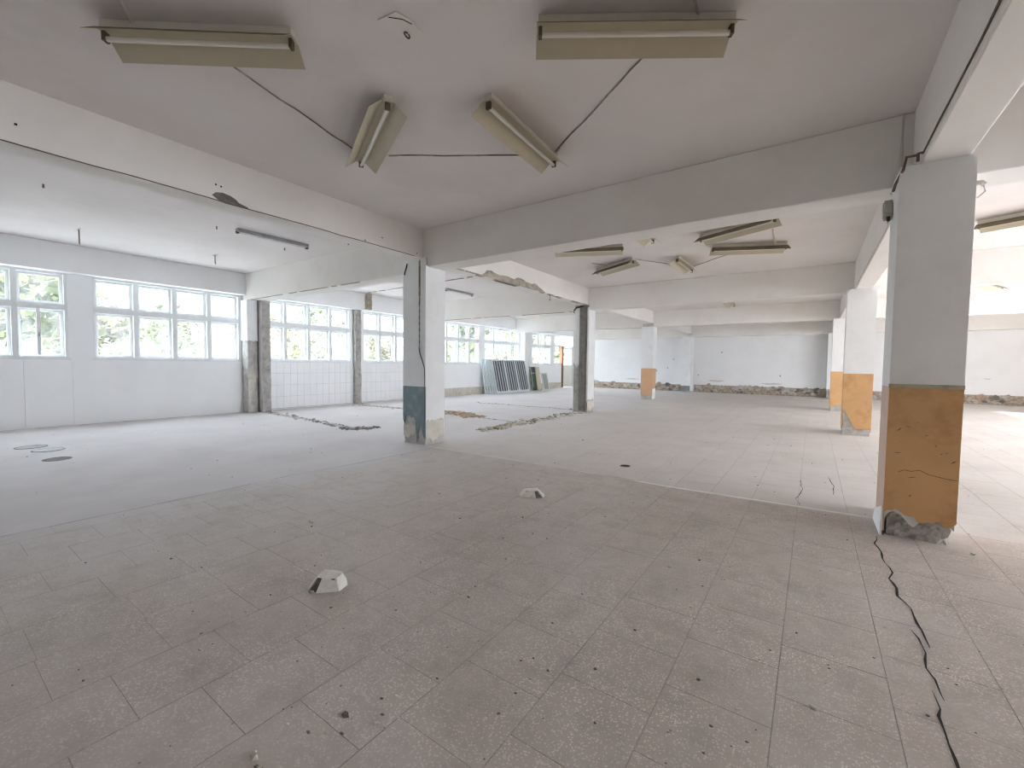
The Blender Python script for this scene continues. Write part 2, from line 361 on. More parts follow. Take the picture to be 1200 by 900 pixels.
# windows: frame > sash > pane
def make_window(n, y0, y1, k, z0=SILL, z1=WTOP, X=XL, sgn=1, paint=None, label=None):
    """sgn +1: room lies towards +X."""
    pm = paint or M['winpaint']
    xa, xb = X-sgn*.17, X-sgn*.015
    lo, hi = min(xa, xb), max(xa, xb)
    fr = MB(); f = .045; zt = z0+(z1-z0)*.60; cw = (y1-y0)/k
    fr.box(lo, hi, y0, y1, z0, z0+f).box(lo, hi, y0, y1, z1-f, z1).box(lo, hi, y0, y0+f, z0+f, z1-f).box(lo, hi, y1-f, y1, z0+f, z1-f)
    tr_ = .060
    fr.box(lo, hi, y0+f, y1-f, zt-tr_, zt+tr_)
    for i in range(1, k):
        yy = y0+cw*i; ww = .042
        fr.box(lo, hi, yy-ww, yy+ww, z0+f, zt-tr_).box(lo, hi, yy-ww, yy+ww, zt+tr_, z1-f)
    wo = struct(fr.build('window_%d' % n, pm), label)
    s_lo, s_hi = (X-.150, X-.110) if sgn > 0 else (X+.110, X+.150)
    for i in range(k):
        a = y0+cw*i+(f if i == 0 else .042); b = y0+cw*(i+1)-(f if i == k-1 else .042)
        for (c, d) in ((z0+f, zt-tr_), (zt+tr_, z1-f)):
            s = .048; sb = MB()
            sb.box(s_lo, s_hi, a, b, c, c+s).box(s_lo, s_hi, a, b, d-s, d).box(s_lo, s_hi, a, a+s, c+s, d-s).box(s_lo, s_hi, b-s, b, c+s, d-s)
            so = sb.build('sash', pm, wo)
            pc = (s_lo+s_hi)/2
            MB().box(pc-.002, pc+.002, a+s, b-s, c+s, d-s).build('pane', M['glass'], so)
    ip = MB()                                                      # thin inner casing proud of the frame
    ip.box(*sorted((X-sgn*.02, X+sgn*.012)), y0-.03, y1+.03, z0-.03, z0+.012)
    ip.build('window_sill', pm, wo)
    return wo
for i, (a, b, k) in enumerate(WINS):
    wo = make_window(i+1, a, b, k, label=['window of eight panes cut by the edge of the view, with a narrow casement', 'eight-pane window over plain white panels, before the first wall pier',
        'eight-pane window over white wall tiles between two bare piers', 'eight-pane window over white tiles behind the teal-footed column', 'eight-pane window just beyond the teal-footed column',
        'eight-pane window above the stack of leaning grille frames', 'six-pane window between the projecting pier and the door'][i])
    if i == 0:   # the slim casement half that stands ajar in the last lower bay
        zt = SILL+(WTOP-SILL)*.6
        cs = MB().box(XL-.05, XL-.012, 1.62, 1.67, SILL+.06, zt-.05).build('casement_post', M['winpaint'], wo)
        MB().tube([(XL-.012, 1.645, 1.80), (XL+.03, 1.645, 1.80), (XL+.03, 1.645, 1.86)], .008).build('window_handle', M['rust'], cs)

# door with side light at the far end of the window wall
def make_door():
    y0, y1 = DOOR; zt = 2.45; lo, hi = XL-.15, XL-.02
    fr = MB().box(lo, hi, y0, y1, WTOP-.05, WTOP).box(lo, hi, y0, y1, zt-.03, zt+.05).box(lo, hi, y0, y0+.05, 1.40, WTOP).box(lo, hi, y1-.05, y1, 0, WTOP).box(lo, hi, y0, 22.92, 1.40, 1.45)
    for i in (1, 2, 3): yy = y0+(y1-y0)*i/4; fr.box(lo, hi, yy-.03, yy+.03, zt+.05, WTOP-.05)
    d = struct(fr.build('door_1', M['winpaint']), 'white part-glazed door with brown wooden post and panes above')
    for i in range(4):
        a = y0+(y1-y0)*i/4+.03; b = y0+(y1-y0)*(i+1)/4-.03
        MB().box(XL-.11, XL-.106, a, b, zt+.05, WTOP-.05).build('pane', M['glass'], d)
    MB().box(XL-.11, XL-.106, y0+.05, 22.80, 1.45, zt-.03).build('pane', M['glass'], d)
    MB().box(XL-.14, XL+.05, 22.92, 23.08, 0, zt).build('door_post', M['wood'], d)
    leaf = MB(); a, b = 23.10, y1-.06; lx0, lx1 = XL-.10, XL-.05
    leaf.box(lx0, lx1, a, b, .02, 1.36).box(lx0, lx1, a, b, 2.32, 2.41).box(lx0, lx1, a, a+.09, 1.36, 2.32).box(lx0, lx1, b-.09, b, 1.36, 2.32)
    for i in (1, 2): yy = a+(b-a)*i/3; leaf.box(lx0, lx1, yy-.02, yy+.02, 1.36, 2.32)
    leaf.box(lx0, lx1, a+.09, b-.09, 2.02, 2.05)
    lo_ = leaf.build('door_leaf', M['doorwhite'], d)
    MB().box(XL-.078, XL-.074, a+.09, b-.09, 1.36, 2.32).build('pane', M['glass'], lo_)
    MB().tube([(lx1, a+.06, 1.05), (lx1+.05, a+.06, 1.05), (lx1+.05, a+.17, 1.05)], .01).build('door_handle', M['rust'], lo_)
make_door()

# ------------------------------------------------------------------ back wall, right wall, wall behind the camera
wall_back = struct(MB().box(XL-.3, XR+.3, YB, YB+.3, 0, ZCL+.05).build('wall_back', M['wall']), 'white back wall above a strip of bare rubble masonry')
def rubble_strip(x0, x1, zt, seed):
    rnd = random.Random(seed); mb = MB()
    MB().box(x0, x1, YB-.02, YB+.01, 0, zt-.03).build('masonry_bed', M['stone'], wall_back)
    groups = {'stone': MB(), 'brick': MB(), 'concrete_pale': MB(), 'concrete_dark': MB()}
    for i in range(int((x1-x0)*26)):
        wd = rnd.choice((.08, .12, .16, .24, .32))*rnd.uniform(.8, 1.2); hh = wd*rnd.uniform(.5, .9)
        x = rnd.uniform(x0+wd*.4, x1-wd*.4); zz = rnd.uniform(.03, zt-.04+.05*math.sin(x*2.3))
        k = rnd.choices(list(groups), (5, 1.1, 4, 2.2))[0]
        g = groups[k]; n = 7; dep = rnd.uniform(.015, .06)
        pts = [(x+wd/2*rnd.uniform(.7, 1.1)*math.cos(2*math.pi*q/n+.5), YB-.012, max(.002, zz+hh/2*rnd.uniform(.7, 1.1)*math.sin(2*math.pi*q/n+.5))) for q in range(n)]
        nb = len(g.v); g.v += pts+[(x+(p[0]-x)*.7, YB-.012-dep*rnd.uniform(.6, 1.1), zz+(p[2]-zz)*.7) for p in pts]
        g.f.append(tuple(nb+n+q for q in range(n)))
        for q in range(n): q2 = (q+1) % n; g.f.append((nb+q, nb+q2, nb+n+q2, nb+n+q))
    for k, g in groups.items():
        o = g.build('rubble_masonry', M[k], wall_back); o['kind'] = 'stuff'
rubble_strip(XL, -5.75, .40, 11); rubble_strip(-5.2, .52, .42, 12); rubble_strip(.95, XR, .40, 13)
for (x, z, wd, hh) in ((-4.1, .62, .9, .10), (-1.6, .55, 1.0, .12), (-8.6, .60, .9, .10), (5.6, 1.0, .25, .05)):   # patches where the limewash has scaled off
    rnd = random.Random(int(x*10)); n = 14
    pts = [(x+wd/2*math.cos(2*math.pi*q/n)*rnd.uniform(.6, 1.1), YB, z+hh/2*math.sin(2*math.pi*q/n)*rnd.uniform(.5, 1.2)) for q in range(n)]
    MB().prism(pts, (0, -.004, 0)).build('scaled_patch', M['scaled'], wall_back)
for (x, z) in ((-6.3, 1.75), (-6.6, 1.25), (-5.0, .9), (-1.3, .95), (-7.2, 1.1), (-3.9, 2.1)):
    MB().box(x-.02, x+.02, YB-.012, YB, z-.03, z+.03).build('nail_hole', M['dark'], wall_back)

# right wall: windows out of frame that light the hall and let the sun in
RW = [(YF+.6+i*3.05, YF+.6+i*3.05+2.65) for i in range(10)]
RW = [(a, b) for a, b in RW if b < 18.8 and a > 3.0]
wr = MB(); ed = [YF-.3]+[e for q in RW for e in q]+[YB+.3]
RS, RT = 1.0, 3.05
for a, b in zip(ed[0::2], ed[1::2]): wr.box(XR, XR+.3, a, b, 0, ZC)
for a, b in RW: wr.box(XR, XR+.3, a, b, 0, RS).box(XR, XR+.3, a, b, RT, ZC)
struct(wr.build('wall_right', M['wall']), 'white wall with windows on the sunny side')
for i, (a, b) in enumerate(RW):
    fr = MB(); lo, hi = XR+.10, XR+.18; k = 4; f = .05; zt = RS+(RT-RS)*.6
    fr.box(lo, hi, a, b, RS, RS+f).box(lo, hi, a, b, RT-f, RT).box(lo, hi, a, a+f, RS, RT).box(lo, hi, b-f, b, RS, RT).box(lo, hi, a, b, zt-.05, zt+.05)
    for q in range(1, k): yy = a+(b-a)*q/k; fr.box(lo, hi, yy-.05, yy+.05, RS, RT)
    struct(fr.build('window_%d' % (len(WINS)+1+i), M['winpaint']), 'white mullioned window in the sunny side wall')
struct(MB().box(XL-.3, XR+.3, YF-.3, YF, 0, ZCL+.05).build('wall_front', M['wall']), 'plain white wall behind the viewer')

def portal(x, y0, y1, z0, z1, sgn):
    l = bpy.data.lights.new('window_portal', 'AREA'); l.shape = 'RECTANGLE'; l.size = y1-y0; l.size_y = z1-z0; l.cycles.is_portal = True
    o = bpy.data.objects.new('window_portal', l); C.objects.link(o); o.location = (x, (y0+y1)/2, (z0+z1)/2)
    o.rotation_euler = (R(90), 0, R(-90) if sgn > 0 else R(90))
portal(XL-.31, WINS[0][0], DOOR[1], SILL, WTOP, 1)
portal(XR+.31, RW[0][0], RW[-1][1], RS, RT, -1)

# ------------------------------------------------------------------ beams
beams = []
def beam(x0, x1, y0, y1, z0, z1, label):
    o = struct(MB().box(x0, x1, y0, y1, z0, z1).build('ceiling_beam', M['beam'], bevel=.012), label); beams.append(o); return o
SM = 2.92
ROWS = [4.97, 11.29, 17.37]
LB = (-5.57, -5.30); RB = (.63, .90)
for i, (y, nm) in enumerate(zip(ROWS, ('over the teal-footed column', 'over the column with a bare concrete face', 'over the far peach-footed column'))):
    beam(-5.73+.02, XR, y+.05, y+.43, SM, ZC, 'white cross beam of the middle bay '+nm)
    beam(XL+.05, LB[0], y+.33, y+.73, 2.94, ZCL, 'white cross beam of the window bay running to the wall pier '+nm)
ly = [YF, ROWS[0]+.05, ROWS[1]+.05, ROWS[2]+.05, YB]
lbeam = []
for i in range(4):
    a = ly[i]+(.40 if i else 0); b = ly[i+1]
    lbeam.append(beam(LB[0], LB[1], a, b, 3.06, ZCL, 'white lengthwise beam above the window-side columns, '+['chipped, with a thin cable, nearest the viewer', 'badly spalled along its lower edge', 'beyond the bare concrete column', 'ending at the back wall'][i]))
    beam(RB[0], RB[1], a, b, 2.93, ZC, 'white lengthwise beam above the ochre-footed columns, '+['with a conduit, nearest the viewer', 'second bay', 'third bay', 'ending at the back wall'][i])
beam(XL+.05, XR, YB-.32, YB, 2.90, ZCL, 'white beam along the top of the back wall')

# spalled concrete on the beams (rough relief let into the face)
def rough_patch(name, outline, X, m, parent, seed, depth=.02, nrm=1):
    """outline: (y, z) polygon on the plane X; a bumpy fan that stands just proud of the plaster"""
    rnd = random.Random(seed); n = len(outline); mb = MB()
    cy_ = sum(p[0] for p in outline)/n; cz = sum(p[1] for p in outline)/n
    rings = [1.0, .8, .55, .28]
    for k, s in enumerate(rings):
        for (y, z) in outline:
            mb.v.append((X+nrm*(.001 if k == 0 else rnd.uniform(.004, depth)), cy_+(y-cy_)*s, cz+(z-cz)*s))
    mb.v.append((X+nrm*depth*.6, cy_, cz))
    for k in range(3):
        for q in range(n):
            q2 = (q+1) % n; mb.f.append((k*n+q, k*n+q2, (k+1)*n+q2, (k+1)*n+q))
    for q in range(n): mb.f.append((3*n+q, 3*n+(q+1) % n, 4*n))
    return mb.build(name, m, parent)
M['spall'] = mat('spalled_beige', (.40, .36, .29), .95, .2, 9, (.22, .19, .15), .8, 8, .8, 40)
rnd = random.Random(5)
top = [(6.55, 3.075), (6.62, 3.11), (6.70, 3.185), (6.82, 3.20), (7.0, 3.17), (7.15, 3.15), (7.25, 3.175), (7.36, 3.185), (7.5, 3.15), (7.62, 3.14), (7.74, 3.215), (7.86, 3.23), (8.02, 3.215), (8.12, 3.18), (8.25, 3.185), (8.33, 3.17), (8.44, 3.205), (8.56, 3.20), (8.66, 3.15), (8.8, 3.12), (8.95, 3.065)]
seg = [top[0:8], top[7:14], top[13:21]]
for i, s in enumerate(seg):
    ol = s+[(s[-1][0], 3.058), ((s[0][0]+s[-1][0])/2, 3.056), (s[0][0], 3.058)]
    rough_patch('spalled_concrete', ol, LB[1], M['spall'], lbeam[1], 20+i, .028)
sc = MB(); rr = random.Random(31)      # ragged soffit edge and loose lath along the beam
y = 5.5
while y < 11.2:
    dy = rr.uniform(.08, .35)
    if rr.random() < .75: sc.box(LB[1]-rr.uniform(.02, .10), LB[1]+rr.uniform(.002, .02), y, y+dy, 3.045+rr.uniform(0, .008), 3.064)
    y += dy*rr.uniform(1.0, 1.5)
o = sc.build('ragged_edge', M['spall'], lbeam[1]); o['kind'] = 'stuff'
MB().box(LB[1]-.07, LB[1]+.012, 7.05, 7.75, 3.034, 3.046).build('hanging_lath', M['concrete_dark'], lbeam[1])
MB().tube([(LB[1], 9.15, 3.06), (LB[1]+.01, 9.17, 2.95), (LB[1]+.03, 9.13, 2.91), (LB[1]+.03, 9.08, 2.92)], .008).build('bent_wire', M['rust'], lbeam[1])
rough_patch('spalled_concrete', [(1.99, 3.11), (2.03, 3.15), (2.10, 3.165), (2.17, 3.155), (2.22, 3.135), (2.26, 3.10), (2.36, 3.075), (2.30, 3.06), (2.12, 3.058), (2.05, 3.075)], LB[1], M['concrete_dark'], lbeam[0], 9, .02)
for (yy, zz) in ((.62, 3.22), (2.03, 3.23), (2.08, 3.225), (3.9, 3.09), (4.2, 3.2), (4.88, 3.12)):
    MB().box(LB[1]-.01, LB[1]+.004, yy-.008, yy+.008, zz-.008, zz+.008).build('nail_hole', M['dark'], lbeam[0])
# the thin dark cable along the lower edge of the near beam
rr = random.Random(4)
o = MB().tube([(LB[1]+.004, -2+.22*i, 3.066+rr.uniform(-.004, .006)) for i in range(32)], .0055, 5).build('beam_cable', M['brown_cable'])
tag(o, 'thin dark cable stapled along the lower edge of the chipped window-side beam', 'cable')
# dark scar lines of removed partitions on the window-bay soffits
def scar(name, pts, parent, m, r=.02):
    rr = random.Random(int(pts[0][1]*10)); mb = MB()
    a, b = Vector(pts[0]), Vector(pts[1]); n = int((b-a).length/.15)
    for i in range(n):
        if rr.random() < .15: continue
        p = a.lerp(b, i/n); q = a.lerp(b, (i+1)/n); t = rr.uniform(.4, 1)*r
        mb.hull8([(p.x, p.y-t, p.z-.014), (q.x, q.y-t*rr.uniform(.6, 1.2), q.z-.014), (q.x, q.y+t, q.z-.014), (p.x, p.y+t*rr.uniform(.6, 1.2), p.z-.014), (p.x, p.y-t, p.z), (q.x, q.y-t, q.z), (q.x, q.y+t, q.z), (p.x, p.y+t, p.z)])
    o = mb.build(name, m, parent); o['kind'] = 'stuff'; return o
wb = [b for b in beams if b['label'].startswith('white cross beam of the window')]
scar('partition_scar', [(-11.9, ROWS[0]+.345, 2.942), (-7.4, ROWS[0]+.345, 2.942)], wb[0], M['spall'])
scar('partition_scar', [(-11.9, ROWS[1]+.345, 2.942), (-5.9, ROWS[1]+.345, 2.942)], wb[1], M['brick'], .03)
ceil_o = bpy.data.objects['ceiling']
scar('partition_scar', [(-12.1, 8.90, ZCL), (-5.7, 8.62, ZCL)], ceil_o, M['spall'], .035)

# ------------------------------------------------------------------ columns
def rough_core(x0, x1, y0, y1, z1, m, parent, seed, zfine=.55, amp=.014, name='concrete_core', step=.045):
    rnd = random.Random(seed); mb = MB()
    nx, ny = max(4, int((x1-x0)/step)), max(4, int((y1-y0)/step))
    ring = [(x0+(x1-x0)*i/nx, y0) for i in range(nx)]+[(x1, y0+(y1-y0)*i/ny) for i in range(ny)]+[(x1-(x1-x0)*i/nx, y1) for i in range(nx)]+[(x0, y1-(y1-y0)*i/ny) for i in range(ny)]
    zs = [zfine*i/14 for i in range(15)]+[zfine+(z1-zfine)*i/10 for i in range(1, 11)]
    cx_, cy_ = (x0+x1)/2, (y0+y1)/2; n = len(ring)
    for z in zs:
        for (x, y) in ring:
            d = noise.noise(Vector((x*14+seed, y*14, z*14)))*.6+noise.noise(Vector((x*33+seed, y*33, z*33)))*.5+noise.noise(Vector((x*70+seed, y*70, z*70)))*.45
            s = 1+(d*amp-amp*.5)/((x1-x0)/2)
            mb.v.append((cx_+(x-cx_)*s, cy_+(y-cy_)*s, z))
    for k in range(len(zs)-1):
        for q in range(n):
            q2 = (q+1) % n; mb.f.append((k*n+q, k*n+q2, (k+1)*n+q2, (k+1)*n+q))
    return mb.build(name, m, parent)
def ragged(u0, u1, zb, amp, rnd, n=16, shape=None):
    out = []
    for i in range(n+1):
        t = i/n; z = (shape(t) if shape else zb)+rnd.uniform(-amp, amp)+amp*.7*math.sin(t*9+rnd.uniform(0, 1))
        out.append((u0+(u1-u0)*t, max(0.004, z)))
    return out
def skin(name, side, box_, zb, z1, m, parent, seed, t=.014, amp=.03, shape=None, u=(0, 1), flat=False):
    """plaster or paint coat on one face of a column, its lower edge ragged; side in S N E W"""
    x0, x1, y0, y1 = box_; rnd = random.Random(seed)
    if side in 'SN':
        U0, U1 = x0-t*.98, x1+t*.98
    else: U0, U1 = y0+.0005, y1-.0005
    a = U0+(U1-U0)*u[0]; b = U0+(U1-U0)*u[1]
    low = [(a, zb), (b, zb)] if flat else ragged(a, b, zb, amp, rnd, shape=shape)
    poly = low+[(b, z1), (a, z1)]
    if side == 'S': P = [(p, y0, z) for p, z in poly]; d = (0, -t, 0)
    if side == 'N': P = [(p, y1, z) for p, z in poly][::-1]; d = (0, t, 0)
    if side == 'E': P = [(x1, p, z) for p, z in poly]; d = (t, 0, 0)
    if side == 'W': P = [(x0, p, z) for p, z in poly][::-1]; d = (-t, 0, 0)
    return MB().prism(P, d).build(name, m, parent)
T = .014
def inner(b): return (b[0]+T, b[1]-T, b[2]+T, b[3]-T)

def ochre_column(outer, ztop, label, seed, dado=1.22, bases=None, west='orange', amp_=.010, cm='concrete_pale'):
    x0, x1, y0, y1 = outer; e = empty('column', ((x0+x1)/2, (y0+y1)/2, 0)); tag(e, label, 'column', 'ochre-footed columns')
    loc = e.location.copy(); b = inner(outer); parts = []
    parts.append(rough_core(*b, ztop, M[cm], e, seed, zfine=.42, amp=amp_, step=.028))
    bases = bases or {}
    for i, s in enumerate('SNEW'):
        zb, amp, shape = bases.get(s, (.10, .03, None))
        parts.append(skin('plaster_face', s, b, dado, ztop, M['white'], e, seed*7+i, flat=True))
        parts.append(skin('dado_panel', s, b, zb, dado-.002, M[west] if s == 'W' else M['orange'], e, seed*11+i, amp=amp, shape=shape))
    for p in parts: p.location = -loc
    return e
R1 = ochre_column((.505, .93, 4.57, 5.02), 2.93, 'large near column, white above brownish ochre paint with a broken concrete foot', 3, 1.205,
    {'S': (.18, .025, lambda t: .17+.03*math.sin(t*6)), 'W': (.03, .01, None), 'E': (.2, .03, None), 'N': (.1, .02, None)}, west='peach', amp_=.034, cm='concrete_mix')
o = skin('undercoat', 'S', inner((.505, .93, 4.57, 5.02)), .15, .34, M['scaled'], R1, 91, t=.006, amp=.028, shape=lambda t: .15+.015*math.sin(t*11)); o.location = -R1.location
rr = random.Random(14)
for i in range(15):      # chips and scratches in the paint of the near face
    u, v = rr.uniform(.54, .90), rr.uniform(.28, 1.12); l_, a_ = rr.uniform(.006, .035), rr.uniform(-.9, .9)
    dx, dz = l_*math.cos(a_), l_*math.sin(a_); t_ = rr.uniform(.002, .004)
    o = MB().prism([(u-dx, 4.5705, v-dz), (u+t_, 4.5705, v-t_), (u+dx, 4.5705, v+dz), (u-t_, 4.5705, v+t_)], (0, -.0012, 0)).build('paint_chip', M['brown_cable'], R1); o.location = -R1.location
for pts in ([(.585, .53), (.62, .55), (.66, .545), (.71, .56), (.76, .535), (.81, .525), (.86, .515), (.92, .51)],):
    o = MB().tube([(x, 4.5695, z) for x, z in pts], .0022, 4).build('paint_crack', M['brown_cable'], R1); o.location = -R1.location
o = rough_core(.60, .92, 5.03, 5.42, 2.93, M['white'], R1, 77, amp=.004, name='rear_core'); o.location = -R1.location
o = MB().box(.500, .934, 4.560, 4.572, 1.200, 1.232).build('dado_trim', M['olive_trim'], R1, bevel=.004); o.location = -R1.location
o = MB().hull8([(.487,4.555,0),(.503,4.560,0),(.503,5.03,0),(.487,5.03,0),(.493,4.56,.24),(.503,4.565,.22),(.503,5.02,.10),(.497,5.02,.10)]).build('skirting_tile', M['white'], R1); o.location = -R1.location
R2 = ochre_column((.512, .975, 11.02, 11.45), 2.93, 'second ochre-footed column, its paint peeled to grey at one lower corner', 5, 1.245,
    {'S': (.2, .02, lambda t: .55-.9*t if t < .45 else .14), 'W': (.15, .03, None)})
o = rough_core(.62, .95, 11.46, 11.75, 2.93, M['white'], R2, 78, amp=.004, name='rear_core'); o.location = -R2.location
R3 = ochre_column((.47, .93, 17.10, 17.53), 2.93, 'farthest slim-looking ochre-footed column, half hidden by the second one', 6, 1.245, {'S': (.16, .03, lambda t: .12+.14*t)})
o = rough_core(.60, .92, 17.54, 17.85, 2.93, M['white'], R3, 79, amp=.004, name='rear_core'); o.location = -R3.location

def white_column(outer, ztop, label, group=None):
    e = empty('column', ((outer[0]+outer[1])/2, (outer[2]+outer[3])/2, 0)); tag(e, label, 'column', group); return e
# L1: teal paint on its near face
ob = (-5.73, -5.19, 4.97, 5.42); b = inner(ob); L1 = white_column(ob, 2.93, 'white column with a peeling teal patch at its foot and a dark cable')
P1 = [rough_core(*b, 3.06, M['concrete_pale'], L1, 12),
      skin('plaster_face', 'S', b, .965, 3.06, M['white'], L1, 1, flat=True),
      skin('teal_dado', 'S', b, .36, .963, M['teal'], L1, 2, amp=.05, shape=lambda t: .28+.18*math.sin(3.6*t+.2) if t < .6 else .20+.1*math.sin(18*t)),
      skin('plaster_face', 'E', b, .40, 2.93, M['white'], L1, 3, amp=.02), skin('cream_base', 'E', b, .07, .398, M['cream_plaster'], L1, 4, t=.009, amp=.035),
      skin('plaster_face', 'W', b, .1, 2.93, M['white'], L1, 5), skin('plaster_face', 'N', b, .1, 2.93, M['white'], L1, 6),
      skin('cream_base', 'S', b, .12, .30, M['cream_plaster'], L1, 7, t=.007, amp=.05, u=(0, .55))]
P1.append(MB().box(-5.345, -5.312, 4.960, 4.972, 2.45, 3.03).build('cable_chase', M['olive_trim'], L1))
rr = random.Random(8)
P1.append(MB().tube([(-5.328+rr.uniform(-.006, .006), 4.962, 3.0-.1*i) for i in range(15)]+[(-5.31, 4.962, 1.50), (-5.25, 4.962, 1.38), (-5.205, 4.962, 1.27), (-5.198, 4.962, 1.0), (-5.198, 4.962, .3)], .008).build('hanging_cable', M['brown_cable'], L1))
P1.append(MB().tube([(-5.62, 4.96, 3.0), (-5.60, 4.93, 2.94), (-5.64, 4.93, 2.86), (-5.66, 4.94, 2.82)], .012).build('cable_stub', M['dark'], L1))
for p in P1: p.location = -L1.location
# L2: bare concrete strip on its near face
ob = (-5.72, -5.245, 11.29, 11.72); b = inner(ob); L2 = white_column(ob, 2.93, 'white column with a dark bare concrete face, beside the leaning grille frames')
P2 = [rough_core(*b, 3.06, M['concrete'], L2, 15, zfine=3.0, amp=.02),
      skin('plaster_face', 'S', b, 1.35, 2.98, M['white'], L2, 1, t=.012, amp=.08, u=(0, .42)),
      skin('plaster_face', 'S', b, .35, 2.98, M['white'], L2, 8, t=.012, amp=.05, u=(.90, 1)),
      skin('plaster_face', 'E', b, .36, 2.93, M['white'], L2, 3, amp=.03), skin('plaster_face', 'W', b, .1, 2.93, M['white'], L2, 5), skin('plaster_face', 'N', b, .1, 2.93, M['white'], L2, 6),
      skin('cream_base', 'E', b, .06, .33, M['cream_plaster'], L2, 4, t=.009, amp=.04),
      MB().box(-5.52, -5.33, 11.265, 11.305, .05, 3.04).build('concrete_strip', M['concrete_dark'], L2),
      MB().tube([(-5.40, 11.27, 3.02), (-5.62, 11.26, 3.0), (-5.70, 11.26, 2.92), (-5.70, 11.26, 2.85)], .02).build('cable_stub', M['dark'], L2)]
for p in P2: p.location = -L2.location
# L3: peach-orange foot
ob = (-5.73, -5.26, 17.37, 17.80); b = inner(ob); L3 = white_column(ob, 2.93, 'distant white column with a peach-orange foot, beyond the bare concrete one')
M['orange_peach'] = mat('peach_orange_paint', (.62, .38, .22), .6, .05, 4)
P3 = [rough_core(*b, 3.06, M['concrete_pale'], L3, 17)]
for i, s in enumerate('SNEW'):
    P3 += [skin('plaster_face', s, b, 1.255, 2.93, M['white'], L3, 30+i, flat=True), skin('dado_panel', s, b, .5 if s == 'E' else .18, 1.253, M['orange_peach'], L3, 40+i, amp=.05)]
P3.append(skin('plaster_base', 'E', b, .02, .44, M['white'], L3, 50, t=.010, amp=.01))
for p in P3: p.location = -L3.location
# pilasters at the back wall
for (x0, x1, lb, dk) in ((-5.70, -5.24, 'white pilaster on the back wall with a grey painted foot', True), (.50, .95, 'white pilaster on the back wall behind the ochre-footed columns', False)):
    ob = (x0, x1, 23.72, YB-.01); b = inner(ob); e = white_column(ob, 2.9, lb); pp = [rough_core(*b, 2.90, M['concrete_pale'], e, 21)]
    for i, s in enumerate('SEW'):
        if dk:
            pp += [skin('plaster_face', s, b, .34, 2.90, M['white'], e, 60+i, flat=True), skin('grey_dado', s, b, .06, .338, M['greymetal'] if s == 'S' else M['white'], e, 66+i, amp=.01)]
        else: pp.append(skin('plaster_face', s, b, .40, 2.90, M['white'], e, 60+i, amp=.03))
    for p in pp: p.location = -e.location

# wall piers on the window wall
ob = (XL+.01, -12.02, 5.26, 5.53); b = inner(ob); e = white_column(ob, 2.94, 'wall pier with white top and blotchy stripped grey foot, beside the second window'); tag(e, cat='pier')
pp = [rough_core(*b, 2.94, M['concrete_pale'], e, 22, zfine=1.9), skin('plaster_face', 'S', b, 1.88, 2.94, M['white'], e, 1, amp=.02), skin('plaster_face', 'E', b, 1.88, 2.94, M['white'], e, 2, amp=.02), skin('cream_base', 'E', b, .12, 1.0, M['cream_plaster'], e, 3, t=.008, amp=.12, shape=lambda t: .12+.8*t)]
o = rough_core(XL+.02, -11.84, 5.54, 5.76, 2.94, M['concrete'], e, 23, zfine=2.8, amp=.016, name='partition_stub'); pp.append(o)
pp.append(MB().box(-11.99, -11.82, 5.528, 5.545, .35, 2.9).build('stripped_render', mat('brown_grey_render', (.46, .43, .425), .95, .12, 4, (.32, .29, .28), .7, 5, .3, 30), e))
for p in pp: p.location = -e.location
ob = (XL+.01, -12.22, 8.60, 8.88); b = inner(ob); e = white_column(ob, 3.07, 'bare grey concrete wall pier between the two tiled window bays'); tag(e, cat='pier')
pp = [rough_core(*b, 3.07, M['concrete'], e, 24, zfine=3.0, amp=.014)]
for (ya, yb) in ((8.53, 8.60), (8.88, 8.96)):
    rr = random.Random(int(ya*100)); poly = []
    n = 40; inner_y = yb if ya < 8.6 else ya; outer_y = ya if ya < 8.6 else yb
    poly = [(XL+.012, outer_y, .02)]+[(XL+.012, inner_y+rr.uniform(-.02, .02), .02+3.03*i/n) for i in range(n+1)]+[(XL+.012, outer_y, 3.05)]
    pp.append(MB().prism(poly, (.02, 0, 0)).build('broken_plaster_edge', M['white'], e))
pp.append(rough_core(XL+.2, -12.02, 8.93, 9.12, .50, M['spall'], e, 25, zfine=.45, name='beam_stub')); pp[-1].location = (0, 0, 3.10)
for p in pp: p.location = p.location-e.location
ob = (XL+.01, -12.06, 18.42, 19.12); b = inner(ob); e = white_column(ob, 3.07, 'plain white projecting wall pier behind the cream board'); tag(e, cat='pier')
pp = [rough_core(*b, 3.07, M['concrete_pale'], e, 26)]+[skin('plaster_face', s, b, .03, 3.07, M['white'], e, 70+i, amp=.01) for i, s in enumerate('SNE')]
for p in pp: p.location = -e.location

